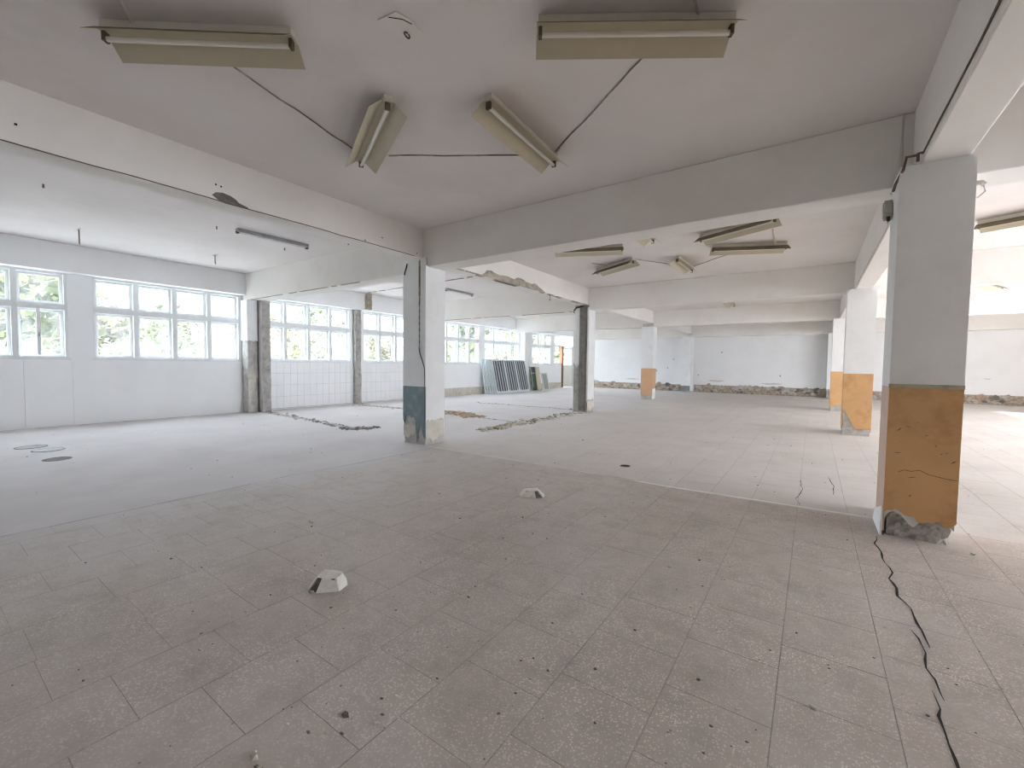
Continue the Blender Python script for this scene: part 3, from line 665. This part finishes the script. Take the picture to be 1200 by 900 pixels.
# ------------------------------------------------------------------ fluorescent fittings
def make_light():
    """local: length along X, origin at the ceiling, hangs down"""
    e = empty('fluorescent_light'); L_ = .615
    MB().box(-L_+.01, L_-.01, -.035, .035, -.062, -.002).build('batten', M['lamp_body'], e, bevel=.004)
    prof = [(-.155, -.150), (-.050, -.064), (.050, -.064), (.155, -.150)]; t = .003
    rf = MB(); n = len(prof)
    for s in (-L_, L_):
        for (y, z) in prof: rf.v.append((s, y, z))
        for (y, z) in prof: rf.v.append((s, y*1.0, z+t))
    for i in range(n-1):
        rf.f += [(i, i+1, 2*n+i+1, 2*n+i), (n+i, 3*n+i, 3*n+i+1, n+i+1), (i, n+i, n+i+1, i+1), (2*n+i, 2*n+i+1, 3*n+i+1, 3*n+i)]
    rf.f += [(0, 2*n, 3*n, n), (n-1, 2*n-1, 4*n-1, 3*n-1)]
    ro = rf.build('reflector', M['lamp_metal'], e); ro.data.materials.append(M['lamp_back'])
    for q in range(n-1): ro.data.polygons[4*q+1].material_index = 1
    for s in (-1, 1):
        h = MB().box(*sorted((s*(L_-.035), s*(L_-.012))), -.022, .022, -.122, -.064).build('lampholder', M['lamp_holder'], e, bevel=.003)
    MB().tube([(-L_+.03, 0, -.105), (L_-.03, 0, -.105)], .0165, 12).build('tube', M['tube'], e, smooth=False)
    return e
proto = make_light()
def dup(root):
    r = root.copy(); C.objects.link(r)
    for ch in list(root.children):
        c = ch.copy(); C.objects.link(c); c.parent = r
    return r
LT = [(-3.367, 1.21, 37, 'tube light in the upper corner of the view, nearest the window side'), (-.99, 2.72, 33, 'tube light at the top of the view nearest the ochre-footed columns'),
      (-3.454, 2.63, 154.1, 'tube light pointing from the pair above towards the teal-footed column, window side'), (-2.26, 3.41, 93.1, 'tube light slanting towards the near cross beam, next to its mate'),
      (-3.44, 7.32, 24, 'second-bay tube light tucked level just behind the near cross beam, window side'), (-3.56, 8.88, -30, 'second-bay tube light slanting, beside the spalled beam'),
      (-2.28, 6.78, 91, 'second-bay tube light mostly hidden behind the near cross beam'), (-1.06, 7.46, -25, 'second-bay tube light tilted upward in the view, above a level one'),
      (-1.01, 8.71, 24, 'second-bay level tube light with a short conduit on top'), (-2.27, 9.50, 89.5, 'short-looking second-bay tube light seen end on'),
      (-2.30, 15.95, 90, 'tiny far tube light before the third cross beam of the middle bay'), (2.45, 8.90, -26, 'tube light in the side bay beyond the large ochre column'),
      (3.60, 15.75, 62, 'far tube light in the side bay beyond the large ochre column')]
for i, (x, y, a, lb) in enumerate(LT):
    o = proto if i == 0 else dup(proto)
    o.location = (x, y, ZC); o.rotation_euler = (0, 0, R(a)); tag(o, lb, 'light fixture', 'fluorescent tube lights on the ceiling')
# bare battens in the window bay
def bare_batten(x, y, a, label):
    e = empty('bare_batten', (x, y, ZCL), R(a)); tag(e, label, 'light fixture', 'bare grey battens in the window bay')
    MB().box(-.62, .62, -.055, .055, -.065, -.002).build('batten', M['battengrey'], e, bevel=.004)
    MB().box(-.45, .40, -.018, .018, -.068, -.058).build('ballast_cover', M['bar'], e)
    for s in (-1, 1): MB().box(*sorted((s*.585, s*.625)), -.03, .03, -.085, -.055).build('lampholder', M['lamp_holder'], e)
bare_batten(-8.15, 4.05, 88.2, 'bare grey batten without tube on the window-bay ceiling, nearer one')
bare_batten(-9.15, 10.2, 91, 'bare dark batten without tube on the window-bay ceiling, beyond the teal-footed column')

# ------------------------------------------------------------------ cables and conduits on ceiling
def cable(name, pts, r, m, label, cat='cable', k=6):
    o = MB().tube(pts, r, k).build(name, m); tag(o, label, cat); return o
z = ZC-.006
rr = random.Random(9)
def wob(a, b, n=8, s=.012):
    a, b = Vector(a), Vector(b); out = []
    for i in range(n+1):
        p = a.lerp(b, i/n)
        if 0 < i < n: p += Vector((rr.uniform(-s, s), rr.uniform(-s, s), 0))
        out.append(tuple(p))
    return out
cable('ceiling_cable', wob((-3.55, 1.35, z), (-3.95, 2.82, z)), .0062, M['cable'], 'sooty cable on the ceiling between the two window-side near tube lights')
cable('ceiling_cable', wob((-3.74, 3.05, z), (-2.45, 3.88, z)), .0062, M['cable'], 'sooty cable on the ceiling joining the two slanting near tube lights')
cable('ceiling_cable', wob((-2.24, 3.94, z), (-1.0, 3.05, z)), .0062, M['cable'], 'sooty cable on the ceiling from the slanting pair to the top tube light')
cable('ceiling_cable', wob((-3.95, 8.6, z), (-3.75, 9.0, z), 3), .006, M['cable'], 'short cable beside the slanting second-bay tube light')
cable('ceiling_cable', wob((-3.05, 8.75, z), (-2.35, 9.9, z)), .006, M['cable'], 'cable on the ceiling joining two second-bay tube lights, window side')
cable('ceiling_cable', wob((-2.20, 10.0, z), (-1.05, 8.95, z)), .006, M['cable'], 'cable on the ceiling from the end-on tube light to the level one')
cable('conduit_stub', [(-3.40, .78, ZC-.012), (-3.70, .96, ZC-.012), (-3.74, .98, ZC-.05)], .012, M['pipe'], 'pale conduit running to the window-side corner tube light', 'conduit')
cable('conduit_stub', [(-.635, 2.6, ZC-.012), (-.66, 2.95, ZC-.012), (-.66, 2.97, ZC-.05)], .012, M['pipe'], 'pale conduit running to the top tube light', 'conduit')
cable('conduit_stub', [(-.60, 8.0, ZC-.012), (-.62, 8.75, ZC-.012), (-.62, 8.80, ZC-.06)], .011, M['pipe'], 'pale conduit above the level second-bay tube light', 'conduit')
cable('conduit_stub', [(2.9, 8.0, ZC-.012), (2.55, 8.75, ZC-.012), (2.5, 8.85, ZC-.06)], .011, M['pipe'], 'pale conduit running to the side-bay tube light', 'conduit')
# conduits at the large column
cable('beam_cable', wob((RB[0]-.006, -1, 2.99), (RB[0]-.006, 4.52, 2.99), 20, .003), .006, M['brown_cable'], 'dark cable along the lower edge of the near lengthwise beam above the large ochre column')
cable('wall_conduit', [(.555, 5.005, ZC-.01), (.555, 5.005, 3.2), (.552, 5.005, 2.93), (.50, 5.0, 2.86)], .014, M['pipe'], 'pale vertical conduit on the cross beam beside the large ochre column', 'conduit')
cable('brown_conduit', [(RB[0]-.012, 4.50, 2.985), (.60, 4.54, 3.00), (.60, 4.545, 2.94), (.60, 4.545, 2.99), (.535, 4.545, 2.99), (.520, 4.55, 2.90), (.49, 4.70, 2.84), (.49, 4.78, 2.82)], .011, M['brown_cable'], 'stepped brown conduit at the top of the large ochre column', 'conduit')
e = empty('junction_box', (.475, 4.90, 2.70)); tag(e, 'small grey junction box high on the large ochre column', 'junction box')
e.rotation_euler = (R(-28), 0, 0)
MB().box(-.03, .025, -.045, .045, -.075, .075).build('box_body', M['box'], e, bevel=.004)
MB().box(-.036, -.028, -.036, .036, -.06, .06).build('box_lid', M['box'], e, bevel=.003)
MB().tube([(0, 0, -.08), (0, 0, -.11)], .014).build('cable_gland', M['dark'], e)
cable('beam_cable', [(.475, 4.92, 2.60), (.52, 5.2, 2.72), (.58, 5.6, 2.93), (.618, 6.1, 2.95)]+wob((.622, 6.4, 2.95), (.622, 10.9, 2.95), 12, .003)+[(.55, 11.0, 2.93), (.50, 11.0, 2.86)], .008, M['pipe'], 'pale cable running from the junction box along the second lengthwise beam', 'cable')
e = empty('wall_insulator', (.955, 4.66, 2.72)); tag(e, 'small white insulator on the far edge of the large ochre column', 'insulator')
MB().tube([(-.02, 0, .02), (.02, 0, .02), (.035, 0, 0)], .018, 8).build('knob', M['boxwhite'], e)
MB().tube([(.03, 0, .0), (.04, 0, -.05), (.0, 0, -.09)], .006).build('wire', M['pipe'], e)

# ceiling hooks and the broken hook plate
def hook(x, y, L_, label, zc=ZCL):
    e = empty('ceiling_hook', (x, y, zc)); tag(e, label, 'hook', 'hooks hanging from the window-bay ceiling')
    MB().box(-.09, .09, -.012, .012, -.012, -.001).build('plate', M['boxwhite'], e)
    MB().tube([(0, 0, -.01), (0, 0, -L_), (.02, 0, -L_-.02)], .009).build('rod', M['rust'], e)
hook(-10.6, 1.93, .24, 'thin hook rod hanging from the window-bay ceiling, nearer the edge of the view'); hook(-10.6, 4.02, .18, 'thin hook rod hanging from the window-bay ceiling before the second window')
for (x, y, lb) in ((-8.3, 1.19, 'rusty bolt end in the window-bay ceiling nearest the viewer'), (-8.35, 3.2, 'rusty bolt end in the window-bay ceiling just before the nearer bare batten'), (-8.75, 4.55, 'rusty bolt end in the window-bay ceiling beside the nearer bare batten'), (-7.3, 5.0, 'rusty bolt end in the window-bay ceiling close to the first cross beam')):
    tag(MB().tube([(x, y, ZCL), (x, y, ZCL-.05)], .010).build('ceiling_bolt', M['rust']), lb, 'bolt', 'rusty bolt ends in the window-bay ceiling')
e = empty('hook_plate', (-2.25, 1.97, ZC)); tag(e, 'broken plaster patch with a rusty ring hook on the near ceiling', 'hook')
rr2 = random.Random(2)
pts = [(-.10, -.14), (.05, -.12), (.08, -.02), (.05, .10), (-.02, .14), (-.08, .06)]
MB().prism([(x, y, -.001) for x, y in pts][::-1], (0, 0, -.006)).build('plaster_patch', M['beam'], e)
MB().tube([(-.02, -.12, -.008), (.04, -.06, -.008), (.06, .0, -.008)], .003, 5).build('crack_edge', M['dark'], e)
MB().tube([(-.03+.014*math.cos(a), .04+.020*math.sin(a), -.015-.008*math.sin(a)) for a in [i*.6 for i in range(11)]], .005).build('ring', M['rust'], e)

# ------------------------------------------------------------------ leaning grille frames by the window wall
def grille(k):
    """a welded frame 2.8 m long and 1.62 m high with three barred openings, built in local (u along Y, v up the slope)"""
    e = empty('grille_frame'); Lx, Hh, t = 2.80, 1.60, .028
    fm = MB(); ops = [(.07+.905*i+(.02 if i else 0), .07+.905*i+.83) for i in range(3)]
    z0, z1 = .10, Hh-.05
    fm.box(-t/2, t/2, 0, Lx, 0, z0).box(-t/2, t/2, 0, Lx, z1, Hh)
    cuts = [0]+[q for o_ in ops for q in o_]+[Lx]
    for a, b in zip(cuts[0::2], cuts[1::2]): fm.box(-t/2, t/2, a, b, z0, z1)
    for a, b in ops:        # rounded lower corners
        for s, c in ((1, a), (-1, b)):
            arc = [(c, z0)]+[(c+s*.10*(1-math.cos(q)), z0+.10*(1-math.sin(q))) for q in [i*math.pi/8 for i in range(5)]][::-1]
            P_ = [(-t/2, u, v) for u, v in arc]
            fm.prism(P_, (t, 0, 0))
    fm.build('frame', M['frameblue'], e)
    for a, b in ops:
        nb = 4
        if k == 0:
            MB().box(-t/2+.002, -t/2+.006, a, b, z0, z1).build('wire_screen', M['darkfill'], e)
        for i in range(nb):
            u = a+(b-a)*(i+.7)/(nb+.4)
            MB().box(-.006, .008, u-.022, u+.022, z0, z1).build('bar', M['bar'], e)
    return e
for k in range(6):
    g = grille(k); base_x, top_x = -11.75-.055*k, -12.12-.035*k
    g.location = (base_x, 15.69-.105*k, .003); ang = math.atan2(base_x-top_x, 1.58)
    g.rotation_euler = (0, -ang, 0)
    tag(g, ['pale blue barred grille frame in front of the leaning stack', 'second pale grille frame from the front of the leaning stack', 'third pale grille frame from the front of the leaning stack', 'fourth pale grille frame from the front, deep in the leaning stack', 'fifth pale grille frame from the front, last but one in the leaning stack', 'rearmost pale grille frame of the stack, against the wall'][k], 'grille', 'grille frames leaning on the window wall')
# boards and small frame
e = empty('board', (-11.78, 18.80, 0)); tag(e, 'dark green board with a cream top leaning by the grille stack', 'board')
e.rotation_euler = (0, -.17, 0)
MB().box(-.012, .012, 0, .42, .02, .92).build('green_panel', M['greenboard'], e); MB().box(-.012, .012, 0, .42, .93, 1.24).build('dark_pane', M['darkfill'], e)
MB().box(-.016, .016, 0, .04, 0, 1.27).box(-.016, .016, .42, .46, 0, 1.27).box(-.016, .016, 0, .46, 1.24, 1.27).box(-.016, .016, 0, .46, .91, .94).build('frame', M['creamboard'], e)
e = empty('board', (-11.72, 19.14, 0)); tag(e, 'tall narrow cream board leaning beside the dark green one', 'board')
e.rotation_euler = (0, -.16, 0)
MB().prism([(-.02, 0, 0), (-.02, .42, 0), (-.02, .40, 1.24), (-.02, .02, 1.26)], (.04, 0, 0)).build('cream_panel', M['creamboard'], e)
MB().box(.02, .034, .02, .06, .02, 1.2).build('batten', M['creamboard'], e)
e = empty('screen_frame', (-11.58, 19.55, 0)); tag(e, 'small white framed grey screen leaning next to the cream board', 'screen frame')
e.rotation_euler = (0, -.22, 0)
MB().box(-.015, .015, 0, .62, 0, .07).box(-.015, .015, 0, .62, .88, .95).box(-.015, .015, 0, .07, .07, .88).box(-.015, .015, .55, .62, .07, .88).build('frame', M['boxwhite'], e)
MB().box(-.006, .004, .07, .55, .07, .88).build('screen', M['screen'], e)

# ------------------------------------------------------------------ broken floor boxes, drains
def floor_box(loc, rz, s, label, flip=1):
    e = empty('floor_box', loc, rz); tag(e, label, 'floor box', 'broken white floor boxes')
    k = s
    b = [(-.15, -.10), (-.06, -.135), (.13, -.115), (.165, 0), (.12, .11), (-.10, .115), (-.17, .03)]; t = [(-.085, -.045), (-.035, -.06), (.085, -.055), (.115, .01), (.085, .085), (-.065, .085), (-.10, .03)]
    sh = MB(); n = len(b)
    sh.v = [(x*k, y*k, .002) for x, y in b]+[(x*k, y*k, (.095+.014*math.sin(3*i))*k) for i, (x, y) in enumerate(t)]
    for q in range(n):
        q2 = (q+1) % n
        if q in (0,): continue
        sh.f.append((q, q2, n+q2, n+q))
    sh.f.append(tuple(n+q for q in range(n)))
    o = sh.build('shell', M['boxwhite'], e); so = o.modifiers.new('thick', 'SOLIDIFY'); so.thickness = .006*k; so.offset = -1
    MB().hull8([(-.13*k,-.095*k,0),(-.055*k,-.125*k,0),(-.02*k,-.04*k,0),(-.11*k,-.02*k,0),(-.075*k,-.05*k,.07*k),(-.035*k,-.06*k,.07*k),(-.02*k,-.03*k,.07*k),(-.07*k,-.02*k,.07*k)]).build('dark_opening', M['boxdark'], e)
    MB().hull8([(-.165*k,-.045*k,.004),(-.145*k,-.095*k,.004),(-.135*k,-.09*k,.004),(-.155*k,-.04*k,.004),(-.10*k,-.02*k,.075*k),(-.085*k,-.055*k,.075*k),(-.078*k,-.05*k,.075*k),(-.09*k,-.015*k,.075*k)]).build('bent_flap', M['boxwhite'], e)
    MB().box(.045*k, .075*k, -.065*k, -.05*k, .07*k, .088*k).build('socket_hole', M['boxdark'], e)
    MB().rock((-.10*k, -.12*k, 0), .03*k, .022*k, .02*k, random.Random(1)).build('crumb', M['concrete'], e)
    return e
floor_box((-2.36, 1.47, 0), R(38), .68, 'broken white floor box with a dark open end, nearest the viewer')
fb = floor_box((-2.34, 3.74, 0), R(30), .72, 'broken white floor box farther off, below the middle of the hall'); fb.scale = (-1.1, 1, .85)
def disc(name, loc, r, m, label, cat, hz=.004, ring=None):
    e = empty(name, loc); tag(e, label, cat)
    n = 20; P_ = [(r*math.cos(2*math.pi*i/n), r*math.sin(2*math.pi*i/n), 0.001) for i in range(n)]
    MB().prism(P_, (0, 0, hz)).build('plate', m, e)
    o = MB()
    for i in range(n):
        a0, a1 = 2*math.pi*i/n, 2*math.pi*(i+1)/n
        o.hull8([(r*math.cos(a0), r*math.sin(a0), .001), (r*1.12*math.cos(a0), r*1.12*math.sin(a0), .001), (r*1.12*math.cos(a1), r*1.12*math.sin(a1), .001), (r*math.cos(a1), r*math.sin(a1), .001),
                 (r*math.cos(a0), r*math.sin(a0), hz+.003), (r*1.12*math.cos(a0), r*1.12*math.sin(a0), hz+.001), (r*1.12*math.cos(a1), r*1.12*math.sin(a1), hz+.001), (r*math.cos(a1), r*math.sin(a1), hz+.003)])
    o.build('rim', ring or m, e)
disc('floor_drain', (-2.03, 5.60, 0), .065, M['dark'], 'small dark floor drain in the middle of the hall', 'drain', ring=M['concrete'])
disc('floor_drain', (-8.32, 1.23, 0), .13, M['concrete_dark'], 'dark round floor drain by the window wall, nearest the viewer', 'drain', ring=M['concrete_dark'])
disc('floor_drain', (-9.75, 1.17, 0), .16, M['concrete'], 'dull round cover by the window wall, farther of the close pair', 'drain', ring=M['concrete_dark'])
disc('floor_drain', (-9.25, 1.28, 0), .16, M['greymetal'], 'grey round cover by the window wall, nearer of the close pair', 'drain', ring=M['concrete_dark'])

# ------------------------------------------------------------------ rubble of the removed partitions (heaps nobody could count)
def rubble(name, pts, width, n, smin, smax, mats, label, seed, trough=None):
    rnd = random.Random(seed); P_ = [Vector((*p, 0)) for p in pts]
    seg = [(a, b, (b-a).length) for a, b in zip(P_[:-1], P_[1:])]; tot = sum(s[2] for s in seg)
    e = empty(name, (*pts[0], 0)); tag(e, label, 'rubble', kind='stuff')
    mbs = [MB() for _ in mats]
    for i in range(n):
        d = rnd.uniform(0, tot)
        for a, b, l in seg:
            if d <= l: break
            d -= l
        t = (b-a)/l; s = Vector((-t.y, t.x, 0)); p = a+t*d+s*rnd.gauss(0, width*.33)
        k = rnd.uniform(smin, smax)*(1 if rnd.random() < .8 else 1.6)
        mbs[rnd.choices(range(len(mats)), [m_[1] for m_ in mats])[0]].rock((p.x, p.y, -.004), k, k*rnd.uniform(.5, 1), k*rnd.uniform(.3, .7), rnd)
    for mb, (mm, _) in zip(mbs, mats):
        if mb.v:
            o = mb.build('chunks', M[mm], e); o.location = -e.location; o['kind'] = 'stuff'
    if trough:
        o = ribbon('scar_bed', pts, width*.45, width*1.0, M[trough], z=.003, hgt=.012, parent=e, seed=seed, jit=width*.12, step=.1); o.location = -e.location
    return e
rubble('rubble', [(-11.7, 5.66), (-10.6, 5.55), (-9.6, 5.52), (-8.45, 5.42), (-7.6, 5.32)], .20, 240, .015, .045, (('concrete', 4), ('concrete_dark', 3), ('cream_plaster', 1)), 'dark line of rubble on the floor leading from the first wall pier', 1, 'concrete')
rubble('rubble', [(-7.95, 5.30), (-7.55, 5.28), (-7.5, 5.5), (-7.42, 5.78)], .28, 130, .02, .05, (('concrete_dark', 4), ('concrete', 2)), 'dark bent patch of rubble at the end of the floor scar before the teal-footed column', 2, 'concrete_dark')
rubble('rubble', [(-12.1, 8.55), (-11.2, 8.5), (-10.4, 8.6), (-9.5, 8.62)], .28, 130, .02, .055, (('concrete', 3), ('brick', 2), ('cream_plaster', 2)), 'low rubble at the foot of the bare grey wall pier', 3, 'concrete')
rubble('rubble', [(-8.4, 8.62), (-7.95, 8.72), (-7.4, 8.55), (-6.95, 8.42)], .40, 260, .025, .075, (('brick', 6), ('spall', 2)), 'reddish heap of brick crumbs beside the teal-footed column', 4, 'brick')
rubble('rubble', [(-6.9, 8.40), (-6.1, 8.34), (-5.5, 8.25)], .08, 50, .012, .03, (('concrete', 3), ('brick', 1)), 'thin scar of crumbs running on from the reddish heap', 5, 'concrete')
rubble('rubble', [(-5.44, 6.72), (-5.40, 7.3), (-5.46, 8.0), (-5.45, 8.7), (-5.43, 9.4), (-5.44, 10.2), (-5.49, 11.0)], .30, 330, .02, .065, (('cream_plaster', 4), ('spall', 3), ('concrete_dark', 2)), 'long pale band of rubble on the floor leading to the bare concrete column', 6, 'cream_plaster')
rubble('rubble', [(-9.6, 11.6), (-8.5, 11.7), (-7.6, 11.7), (-6.7, 11.75), (-5.8, 11.72)], .12, 90, .015, .035, (('concrete', 3), ('concrete_dark', 2)), 'thin dark floor scar from the grille stack to the bare concrete column', 7, 'concrete')
# small loose chips all over the floor
rnd = random.Random(77); mbs = {'cream_plaster': MB(), 'concrete_dark': MB(), 'boxwhite': MB()}
for i in range(520):
    a = rnd.uniform(R(-13), R(86)); d = 1.6+11*rnd.random()**1.6
    x, y = -math.sin(a)*d, math.cos(a)*d
    if x < -12 or x > 6.5: continue
    k = rnd.uniform(.003, .011)*(1 if rnd.random() < .93 else 2.0)
    mbs[rnd.choices(list(mbs), (3, 4, 1.2))[0]].rock((x, y, .0), k, k*rnd.uniform(.5, 1), k*rnd.uniform(.4, .8), rnd)
e = empty('debris'); tag(e, 'tiny crumbs and chips scattered over the dusty floor', 'debris', kind='stuff')
for k, mb in mbs.items(): o = mb.build('chips', M[k], e); o['kind'] = 'stuff'
# a few larger crumbs one can point at
for (px, py, s, lb) in (((.05), 2.05, .020, 'small pale pebble on the tiles beside the long floor crack'), (-3.42, 1.98, .035, 'grey plaster lump on the dusty floor beyond the near floor box'), (-2.30, .78, .016, 'pale crumb on the dark tiles before the near floor box')):
    o = MB().rock((0, 0, 0), s, s*.6, s*.55, random.Random(int(s*1000)), 7).build('plaster_crumb', M['cream_plaster']); o.location = (px, py, 0); tag(o, lb, 'crumb', 'loose plaster crumbs')

# ------------------------------------------------------------------ outside
struct(MB().box(-140, XL-.31, -80, 140, -.9, -.6).build('ground_outside', M['grass']), 'pale dry lawn outside the windows')
hm = MB(); NY = 40
for i in range(NY+1):
    y = -40+160*i/NY; k = 6.0+1.5*math.sin(y*.07)+.8*math.sin(y*.19+1)
    hm.v += [(-62, y, -.6), (-75, y, k*.55), (-92, y, k), (-125, y, k*.9)]
for i in range(NY):
    for q in range(3): hm.f.append((4*i+q, 4*i+q+1, 4*i+q+5, 4*i+q+4))
struct(hm.build('hill_outside', mat('hazy_hill_grass', (.034, .035, .022), .95, .35, .15), smooth=True), 'hazy grassy hill far outside the windows')
def tree(x, y, hgt, rad, trunk_h, label, seed, m='leaf', n=900, cat='tree'):
    rnd = random.Random(seed); e = empty('tree', (x, y, -.6)); tag(e, label, cat, 'trees and bushes outside the windows')
    MB().tube([(0, 0, 0), (.1, .05, trunk_h*.5), (0, 0, trunk_h+hgt*.3)], .05+.02*hgt, 7).build('trunk', M['bark'], e)
    mb = MB(); cz = trunk_h+(hgt-trunk_h)/2
    blobs = [(rnd.gauss(0, .45)*rad, rnd.gauss(0, .45)*rad, cz+rnd.gauss(0, .28)*(hgt-trunk_h), rnd.uniform(.35, .6)*rad) for _ in range(9)]
    for i in range(n):
        bx, by, bz_, br = rnd.choice(blobs); v = Vector((rnd.gauss(0, 1), rnd.gauss(0, 1), rnd.gauss(0, 1))).normalized()*br*rnd.random()**.4
        p = Vector((bx, by, max(.1, bz_+v.z)))+Vector((v.x, v.y, 0)); a = Vector((rnd.gauss(0, 1), rnd.gauss(0, 1), rnd.gauss(0, 1))).normalized(); c = a.cross(Vector((rnd.gauss(0, 1), rnd.gauss(0, 1), 1))).normalized()
        s = rnd.uniform(.10, .22)*(1+.06*hgt); k = len(mb.v)
        mb.v += [tuple(p-a*s), tuple(p+c*s*.5), tuple(p+a*s), tuple(p-c*s*.5)]; mb.f.append((k, k+1, k+2, k+3))
    mb.build('foliage', M[m], e)
tree(-19, 1.2, 5.5, 1.9, 1.2, 'leafy tree close outside the window at the edge of the view', 1)
tree(-22, 4.2, 5.0, 1.6, 1.0, 'yellowish bush outside the window at the edge of the view', 2, 'leaf2')
tree(-34, 9.6, 5.4, 2.2, 1.4, 'hazy tree seen through the second window', 3)
tree(-30, 15.5, 4.6, 2.4, .8, 'low pale bush seen through the third window', 4, 'leaf2')
tree(-35, 20.5, 5.2, 2.4, .8, 'wide pale green bush seen through the third window', 5)
tree(-28, 21.5, 4.4, 1.5, .8, 'pale bush seen through the fourth window', 6, 'leaf2')
tree(-20.5, 23.8, 7.0, 2.0, 1.2, 'tall green tree seen through the fifth window', 7, n=1300)
tree(-21, 30.0, 7.0, 2.0, 1.2, 'tall green tree seen through the sixth window', 8, 'leaf2', n=1300)
tree(-20, 34.5, 6.0, 2.2, 1.2, 'green tree seen through the window beside the door', 9)
e = empty('house', (-46, 18.0, -.6)); tag(e, 'long low pale house seen faintly through the second window', 'house')
MB().box(-4, 0, -4.5, 5, 0, 4.6).build('wall', M['facade'], e)
for i in range(5): MB().box(0, .04, -3.6+1.7*i, -2.7+1.7*i, 2.2, 3.6).build('house_window', M['facade_win'], e)
MB().prism([(.4, -4.9, 4.6), (-4.4, -4.9, 4.6), (-2, -4.9, 5.8)], (0, 10.3, 0)).build('house_roof', M['roof'], e)
